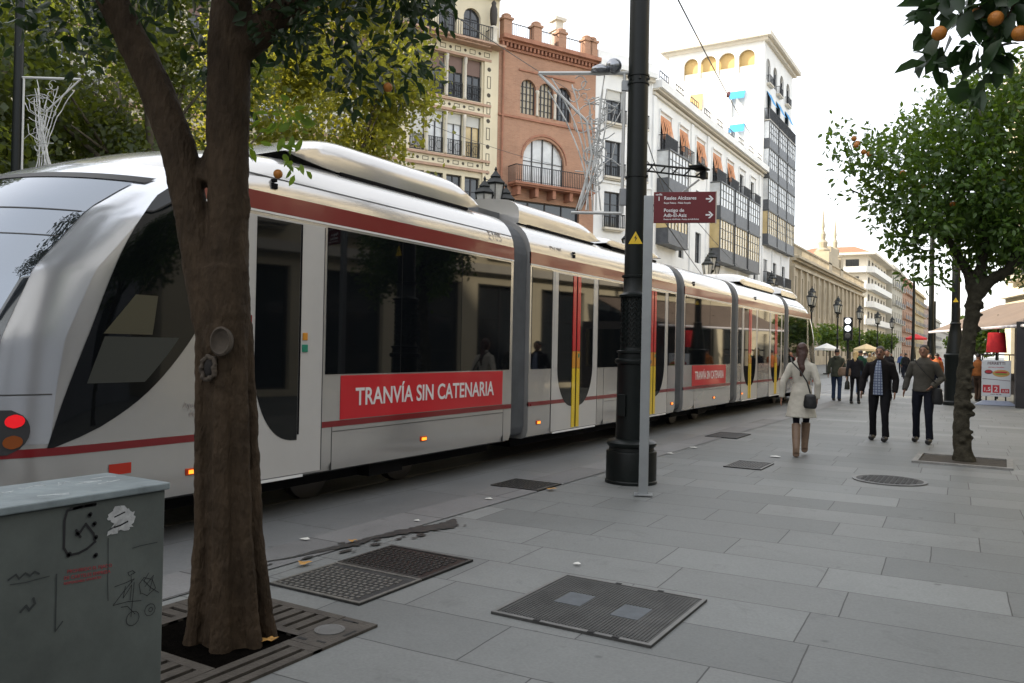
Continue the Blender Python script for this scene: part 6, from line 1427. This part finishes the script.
# ------------------------------------------------------------------ people
skin_m = mat('skin', (.30, .155, .10), .55, var=.1, vscale=20); dkhair = mat('dark_hair', (.018, .013, .011), .5, bump=.4, bscale=60)
def cloth(name, col, var=.25): return mat('cloth_'+name, col, .85, spec=.15, var=var, vscale=7, bump=.35, bscale=14)
shoe_m = mat('shoe_black', (.015, .014, .014), .4)
def person(loc, head, label, h=1.72, stance=.10, top=None, top_len=.50, trousers=None, hair=dkhair, hairlen=0, stride=.22, armsw=.15, armr=None, arml=None, shoes=None, boots=None, build=1.0, vox=.016, skirt=False, look=0, glasses=False, moustache=False, shirt=None, hood=False, group=None, legs_m=None, lift=0):
    """faces local -Y; stride = half step, armr/arml = (elbow, wrist) overrides"""
    t = thing('person', label, 'person', loc, head, group); s = h/1.72; w = build
    hipz, shz, nk = .92*s, 1.42*s, 1.50*s
    L = {}
    for sd, sg_ in ((-1, -1), (1, 1)):
        st = stride*sg_; hip = Vector((sd*.085*w, 0, hipz)); foot = Vector((sd*stance*w, -st, .09*s+(lift if sg_ < 0 else 0)))
        kn = (hip+foot)/2+Vector((0, -.05-abs(st)*.12, 0)); L[sd] = (hip, kn, foot)
    Aj = {}
    for sd in (-1, 1):
        sh = Vector((sd*.16*w, 0, shz-.03)); sw = armsw*sd
        el = Vector((sd*.225*w, .02+sw*.5, shz-.29*s)); wr = Vector((sd*.235*w, sw*1.0-.03, shz-.53*s))
        ov = armr if sd < 0 else arml
        if ov: el, wr = Vector(ov[0]), Vector(ov[1])
        Aj[sd] = (sh, el, wr)
    hc = Vector((0, -.02, 1.615*s)); 
    b = MB()
    b.tube([(0, 0, hipz-.06), (0, 0, hipz+.1), (0, 0, 1.18*s), (0, 0, 1.33*s), (0, 0, shz), (0, 0, nk-.03)], [.13*w, .135*w, .13*w, .15*w, .14*w, .06], 14, ell=[.72, .72, .72, .68, .6, 1.0], up=(1, 0, 0))
    b.tube([(0, .01, nk-.06), (0, -.005, nk+.05)], [.055, .052], 10)
    b.ball(hc, (.077, .097, .112), 18, 14); b.ball(hc+Vector((0, -.035, -.055)), (.055, .06, .055), 12, 8)      # skull and jaw
    b.tube([hc+Vector((0, -.092, .02)), hc+Vector((0, -.118, -.018)), hc+Vector((0, -.10, -.03))], [.010, .017, .012], 6)   # nose
    for sd in (-1, 1): b.ball(hc+Vector((sd*.078, .005, -.005)), (.014, .022, .032), 8, 6)
    for sd in (-1, 1):
        hip, kn, ft = L[sd]; b.tube([hip, kn, ft], [.055, .034, .026], 10)
        b.tube([ft+Vector((0, .01, -.045)), ft+Vector((0, -.06, -.055))], [.028, .024], 8)
        sh, el, wr = Aj[sd]; b.tube([sh, el, wr], [.048, .038, .027], 10)
        d_ = (wr-el).normalized()
        pc = wr+d_*.055; sdv = Vector((0, 1, 0)); sdv = (sdv-d_*sdv.dot(d_)).normalized(); nv = d_.cross(sdv)
        b.tube([wr, wr+d_*.035, wr+d_*.09], [.024, .036, .036], 10, ell=[(1, .8), (1, .42), (1, .38)], up=sdv)
        for k, (o_, ln) in enumerate(((-.027, .062), (-.009, .075), (.009, .07), (.027, .052))):
            p0 = wr+d_*.08+sdv*o_; p1 = p0+d_*ln*.5; p2 = p1+d_*ln*.4-nv*.012*sd; b.tube([p0, p1, p2], [.0095, .0088, .007], 6)
        p0 = wr+d_*.03-sdv*.028; b.tube([p0, p0+d_*.03-sdv*.018, p0+d_*.055-sdv*.02], [.012, .010, .008], 6)
    body = remeshed(b, max(.0085, vox*.6), 'body', skin_m, t, smooth_it=1)
    # face marks, small on a figure seen from far
    if vox < .02:
        for sd in (-1, 1):
            e = MB(); e.ball(hc+Vector((sd*.030, -.090, .012)), (.011, .006, .006), 8, 6); e.build('eye', mat('eye_dark', (.02, .015, .012), .3), t, True)
            e = MB(); e.tube([hc+Vector((sd*.014, -.098, .030)), hc+Vector((sd*.032, -.096, .036)), hc+Vector((sd*.05, -.086, .030))], .004, 5); e.build('eyebrow', dkhair, t)
        e = MB(); e.ball(hc+Vector((0, -.093, -.058)), (.022, .008, .006), 10, 6); e.build('mouth', mat('lip', (.28, .10, .08), .5), t, True)
        if moustache: e = MB(); e.ball(hc+Vector((0, -.098, -.040)), (.032, .012, .010), 10, 6); e.build('moustache', dkhair, t, True)
        if glasses:
            e = MB()
            for sd in (-1, 1): e.tube([hc+Vector((sd*.032+.020*math.cos(k*.628), -.104, .012+.015*math.sin(k*.628))) for k in range(11)], .0022, 5); e.tube([hc+Vector((sd*.052, -.102, .014)), hc+Vector((sd*.078, -.01, .014))], .002, 4)
            e.tube([hc+Vector((-.012, -.106, .014)), hc+Vector((.012, -.106, .014))], .0015, 4); e.build('glasses', iron_b, t)
    # trousers
    b = MB(); tm = trousers or cloth('navy', (.012, .014, .022))
    b.tube([(0, 0, hipz-.09), (0, 0, hipz), (0, 0, hipz+.12)], [.125*w, .142*w, .138*w], 16, ell=[.75, .75, .72], up=(1, 0, 0))
    for sd in (-1, 1):
        hip, kn, ft = L[sd]; thick = .7 if boots or legs_m else 1.0
        if boots: ft = kn.lerp(ft, .45)
        b.tube([hip+Vector((0, 0, .02)), hip.lerp(kn, .5), kn, kn.lerp(ft, .6), ft+Vector((0, .01, -.02))], [.088*w*(.9 if thick < 1 else 1), .080*w*(.85 if thick < 1 else 1), .068*(.72 if thick < 1 else 1), .061*(.72 if thick < 1 else 1), .066*(.72 if thick < 1 else 1)], 12)
    remeshed(b, vox*.8, 'trousers', tm, t, disp=.012, dscale=.12)
    for sd in (-1, 1):
        hip, kn, ft = L[sd]; b = MB()
        if boots:
            b.tube([ft.lerp(kn, .95), ft.lerp(kn, .5), ft+Vector((0, .0, .03)), ft+Vector((0, 0, -.03))], [.070, .064, .052, .052], 12)
            b.tube([ft+Vector((0, .03, -.05)), ft+Vector((0, -.06, -.05)), ft+Vector((0, -.15, -.062))], [.052, .050, .036], 10)
            remeshed(b, vox*.7, 'boot', boots, t)
        else:
            b.tube([ft+Vector((0, .06, -.048)), ft+Vector((0, -.02, -.04)), ft+Vector((0, -.13, -.052)), ft+Vector((0, -.19, -.06))], [.040, .052, .054, .036], 10, ell=[1, 1, 1, 1])
            remeshed(b, vox*.7, 'shoe', shoes or shoe_m, t)
    # jacket or coat
    b = MB(); zl = shz-top_len*s; cm = top or cloth('dark', (.02, .02, .022))
    zs = [zl, zl+.04, max(zl+.05, 1.0*s), 1.12*s, 1.3*s, shz-.02, shz+.045, nk]
    fl = .20*w if skirt else .165*w
    rr = [fl*(1.22 if skirt else .97), fl*(1.18 if skirt else .99), .16*w, (.125 if skirt else .152)*w, .165*w, .165*w, .105*w, .066]
    b.tube([(0, 0, z) for z in zs], rr, 20, ell=[.78, .78, .76, .76, .72, .66, .72, 1.0], up=(1, 0, 0))
    for sd in (-1, 1):
        sh, el, wr = Aj[sd]; b.tube([sh+Vector((-sd*.06, 0, .012)), sh+Vector((sd*.005, 0, -.012)), sh.lerp(el, .35), sh.lerp(el, .75), el, el.lerp(wr, .6), wr], [.05, .062*w, .063*w, .058*w, .055*w, .050*w, .046], 12)
    if hood: b.tube([(-.08, .06, nk-.03), (0, .12, nk-.08), (.08, .06, nk-.03)], [.04, .06, .04], 8)
    else: b.tube([(-.06, -.055, nk-.035), (-.075, .02, nk-.01), (0, .065, nk+.005), (.075, .02, nk-.01), (.06, -.055, nk-.035)], [.022]*5, 8)
    jk = remeshed(b, vox*.8, 'coat' if top_len > .6 else 'jacket', cm, t, disp=.018, dscale=.14)
    if shirt:
        rows = MB(); n = 6; vs = []
        for j, z in enumerate((zl+.02, 1.0*s, 1.2*s, 1.35*s, nk-.03)):
            hw = (.085, .08, .07, .055, .03)[j]; 
            for k in range(n+1): 
                x = -hw+2*hw*k/n; r_ = (.135, .14, .14, .133, .075)[j]*w; vs.append((x, -math.sqrt(max(0, r_*r_-(x*.75)**2))-.008, z))
        rows.add(vs, [(j*(n+1)+k, j*(n+1)+k+1, (j+1)*(n+1)+k+1, (j+1)*(n+1)+k) for j in range(4) for k in range(n)]); rows.build('shirt', shirt, t, True)
    # hair
    b = MB(); b.ball(hc+Vector((0, .018, .040)), (.082, .095, .088), 16, 12); b.tube([hc+Vector((-.072, .0, -.005)), hc+Vector((-.064, -.045, .060)), hc+Vector((0, -.066, .088)), hc+Vector((.064, -.045, .060)), hc+Vector((.072, .0, -.005))], [.009, .009, .010, .009, .009], 8)
    if hairlen:
        b.tube([hc+Vector((0, .05, .02)), hc+Vector((-.01, .085, -.08)), hc+Vector((.012, .10, -.07-hairlen*.35)), hc+Vector((-.012, .12, -.07-hairlen*.7)), hc+Vector((.006, .125, -.07-hairlen*1.1))], [.080, .070, .058, .048, .018], 12, ell=[.7, .6, .6, .6, .6], up=(1, 0, 0)); b.tube([hc+Vector((-.065, 0, .02)), hc+Vector((-.062, .05, -.09))], [.03, .02], 8); b.tube([hc+Vector((.065, 0, .02)), hc+Vector((.062, .05, -.09))], [.03, .02], 8)
    remeshed(b, vox*.7, 'hair', hair, t, disp=.012, dscale=.04)
    return t
def hbag(name, label, loc, rz, size, m, strap=None, parent=None):
    t = thing(name, label, 'bag', loc, rz); x, y, z = size; b = MB()
    b.tube([(0, 0, -z*.5), (0, 0, -z*.35), (0, 0, 0), (0, 0, z*.4), (0, 0, z*.5)], [x*.42, x*.5, x*.5, x*.42, x*.3], 16, ell=[y/x]*5, up=(1, 0, 0)); remeshed(b, .014, 'bag_body', m, t, disp=.01, dscale=.08)
    if strap: b = MB(); b.tube(strap, .011, 6, ell=[(1, 1)]*len(strap)); b.build('strap', m, t)
    return t
beige = cloth('beige', (.50, .47, .40), .15); olive = cloth('olive_wool', (.085, .08, .068)); darkj = cloth('black_leather', (.014, .012, .013)); denim = cloth('denim', (.03, .045, .085)); brownb = mat('brown_boot', (.20, .13, .085), .5, var=.3, vscale=9)
redhair = mat('auburn_hair', (.045, .016, .010), .45, bump=.4, bscale=70); blond = mat('blond_hair', (.50, .36, .16), .5, bump=.4, bscale=60)
blackbag = mat('black_leather_bag', (.012, .012, .013), .4)
W = (-2.66, 13.3)
person((W[0], W[1], 0), R(180+8), 'woman from behind in beige knee-length coat and brown boots, long auburn hair', 1.74, top=beige, top_len=.83, skirt=True, trousers=cloth('tights', (.012, .012, .02)), hair=redhair, hairlen=.30, stride=-.17, armsw=.10, boots=brownb, build=.95, vox=.014, stance=.055,
       armr=((-.24, .06, 1.13), (-.23, .02, .90)), arml=((.27, .05, 1.14), (.29, .03, .90)), lift=.04)
hbag('shoulder_bag', 'black crossbody bag hanging on the right hip of the woman in the beige coat', (W[0]+.17, W[1]-.19, .86), R(8), (.20, .10, .22), blackbag, strap=[(0, .02, .12), (-.05, -.02, .30), (-.15, 0.0, .46), (-.28, .05, .60), (-.30, .14, .66), (-.28, .26, .58)])
plaid = brickmat('plaid_shirt', (.30, .34, .42), (.22, .26, .34), (.06, .08, .16), .05, .05, .007, rough=.8, offset=0, vertical=(1, 0), bump=0, stain=.1)
person((-1.93, 16.7, 0), R(-6), 'walking man with glasses in a black jacket over a blue plaid shirt', 1.74, top=darkj, top_len=.60, trousers=cloth('black', (.010, .010, .012)), stride=.10, armsw=.05, stance=.115, shirt=plaid, glasses=True, moustache=True, build=1.16, vox=.014, armr=((-.30, .02, 1.13), (-.31, -.05, .90)), arml=((.27, .02, 1.13), (.27, -.05, .90)))
person((-1.21, 16.85, 0), R(-8), 'walking man in a grey-brown sweater with a black bag strap across the chest', 1.78, top=olive, top_len=.52, trousers=cloth('navy', (.012, .014, .022)), stride=.16, armsw=.05, stance=.13, build=1.13, vox=.014, armr=((-.28, .03, 1.17), (-.30, -.10, .95)), arml=((.30, .05, 1.18), (.17, -.19, 1.03)))
hbag('shoulder_bag', 'black bag at the hip of the man in the grey-brown sweater', (-.98, 16.72, .86), 0, (.20, .10, .30), blackbag, strap=[(0, .02, .16), (-.02, -.05, .24), (-.15, -.17, .38), (-.27, -.17, .52), (-.36, -.12, .64), (-.38, 0.08, .66)])
person((-4.78, 29.6, 0), R(180), 'man from behind in an olive hooded jacket and jeans', 1.75, top=cloth('olive', (.055, .06, .045)), top_len=.62, trousers=denim, stride=.1, armsw=.08, build=1.1, vox=.02, hood=True)
person((-4.02, 28.4, 0), R(180), 'blond woman from behind in black jacket and tights beside the man in olive', 1.68, top=cloth('dark', (.015, .015, .018)), top_len=.55, trousers=cloth('black', (.01, .01, .012)), hair=blond, hairlen=.14, stride=-.08, vox=.02, legs_m=1)
hbag('handbag', 'brown leather handbag carried by the blond woman in black', (-4.33, 28.35, 1.02), 0, (.42, .16, .28), brownb, strap=[(-.1, 0, .12), (-.02, 0, .3), (.1, 0, .42)])
bgp = [(862.6, -4.76, 35, 180, 'man in dark green jacket and jeans left of the plaid-shirt man', cloth('green', (.02, .06, .04)), denim, dkhair, 1.74), (892, -3.37, 31, 0, 'dark-suited man half hidden behind the plaid-shirt man', cloth('dark', (0, 0, 0)), None, dkhair, 1.76),
       (981, -.68, 33.5, 160, 'person in orange-brown jacket standing left of the menu board', cloth('orange', (.28, .10, .03)), cloth('brown', (.05, .03, .02)), dkhair, 1.68), (937, -2.66, 40, 0, 'person in a red coat just left of the thick-based post', cloth('red', (.45, .02, .03)), None, dkhair, 1.66),
       (944, -2.26, 38, 180, 'person in rust-coloured jacket beside the thick-based post', cloth('rust', (.35, .11, .04)), None, dkhair, 1.68), (903, -5.39, 60, 180, 'distant walker in black right of the farther couple', None, None, dkhair, 1.7), (925, -4.0, 62, 0, 'distant walker in pale shirt near the far posts', cloth('pale', (.5, .5, .48)), denim, dkhair, 1.7),
       (820, -10.6, 52, 180, 'distant person in black just beyond the tram front', None, None, dkhair, 1.7), (826, -10.9, 56, 0, 'distant person in white top beyond the tram front', cloth('white', (.6, .6, .6)), None, dkhair, 1.65), (872, -6.6, 52, 180, 'distant blond person in tan jacket behind the plaid-shirt man', cloth('tan', (.35, .26, .14)), denim, blond, 1.66),
       (840, -9.6, 60, 180, 'distant person in grey near the signal board', cloth('grey', (.15, .15, .16)), denim, dkhair, 1.72), (932, -3.9, 55, 180, 'distant walker in red trousers near the slim post', cloth('grey', (0, 0, 0)), cloth('red', (0, 0, 0)), dkhair, 1.7), (909, -5.0, 75, 0, 'far walker under the red parasol', cloth('blue', (.06, .10, .25)), None, dkhair, 1.7), (880, -9.2, 88, 0, 'far walker left of the dark post', None, denim, dkhair, 1.7), (806, -9.7, 40.5, 180, 'person in coral top beside the tram front', cloth('coral', (.5, .12, .10)), None, dkhair, 1.62)]
for (x, y, hd_, lab, c_) in ((-11.2, 70, 0, 'far person in black by the rounded trees', 'dark'), (-9.8, 74, 180, 'far person in grey by the rounded trees', 'grey'), (-8.6, 70, 180, 'far person in tan near the cream parasol', 'tan'), (-7.4, 78, 0, 'far person in blue left of the tall dark post', 'blue'), (-6.0, 66, 0, 'far person in dark green near the tall dark post', 'green'), (-4.9, 85, 180, 'far person in red near the end of the pavement', 'red'),
                        (-3.3, 48, 180, 'person in black left of the slim post', 'dark'), (-1.3, 43, 0, 'person in pale top under the awning edge', 'pale'), (-.9, 46, 180, 'person in black under the awning edge', 'dark'), (-3.9, 95, 0, 'tiny far walker in grey under the tree crown', 'grey'), (-8.9, 46, 180, 'person in black close to the tram front', 'dark'), (-7.6, 58, 180, 'person in white behind the walking couple', 'white')):
    bgp.append((0, x, y, hd_, lab, MATS.get('cloth_'+c_), None, dkhair, 1.7))
for i, (u, x, y, hd_, lab, tp, tr, hr, hh) in enumerate(bgp):
    person((x, y, 0), R(hd_+rg.uniform(-10, 10)), lab, hh, top=tp or cloth('dark', (0, 0, 0)), trousers=tr, hair=hr, stride=rg.choice((-.12, .1, .16)), armsw=rg.uniform(.03, .15), vox=.028)

# terrace screens and street trees beyond the awning, lending the right side its dark backdrop
for (x, y, lab) in ((-1.0, 50, 'leafy street tree seen under the awning edge, nearest of the pair'), (-2.2, 66, 'leafy street tree beyond the first one behind the awning')):
    c = copy_tree(st_); c.location = (x, y, -.3); c.rotation_euler = (0, 0, x); c['label'] = lab; c['group'] = 'street trees behind the awning'; c.scale = (1.25, 1.25, 1.05)
ts = thing('terrace_screen', 'dark-framed glass windbreak of the cafe terrace under the awning', 'screen', (0, 0, 0))
b = MB()
for k in range(5): b.mm((-1.2+k*.5, 41.0, 0), (-1.15+k*.5, 41.05, 1.7))
b.mm((-1.2, 41.0, .0), (.85, 41.05, .9)); b.mm((-1.2, 41.0, 1.66), (.85, 41.05, 1.72)); b.build('frame', mat('kiosk_dark', (.018, .017, .02), .4), ts)
# roof studs of litter: pale smears on the cabinet lid
sm = mat('lid_smear', (.40, .43, .44), .7, var=.3, vscale=30); rs = random.Random(8)
for k in range(9):
    x, y = rs.uniform(cx0+.05, cx1-.05), rs.uniform(1.35, 1.95); b = MB(); n = 10
    b.tube([(x+rs.uniform(-.03, .03), y+j*.012*rs.choice((1, 1, -1)), ch+.0285) for j in range(6)], .0022, 4); b.build('paint_smear', sm, cab)

c = copy_tree(kt); c.location = (3.6, 8.6, 0); c.rotation_euler = (0, 0, 2); c['label'] = 'orange tree standing out of view to the right, mirrored in the tram windows'
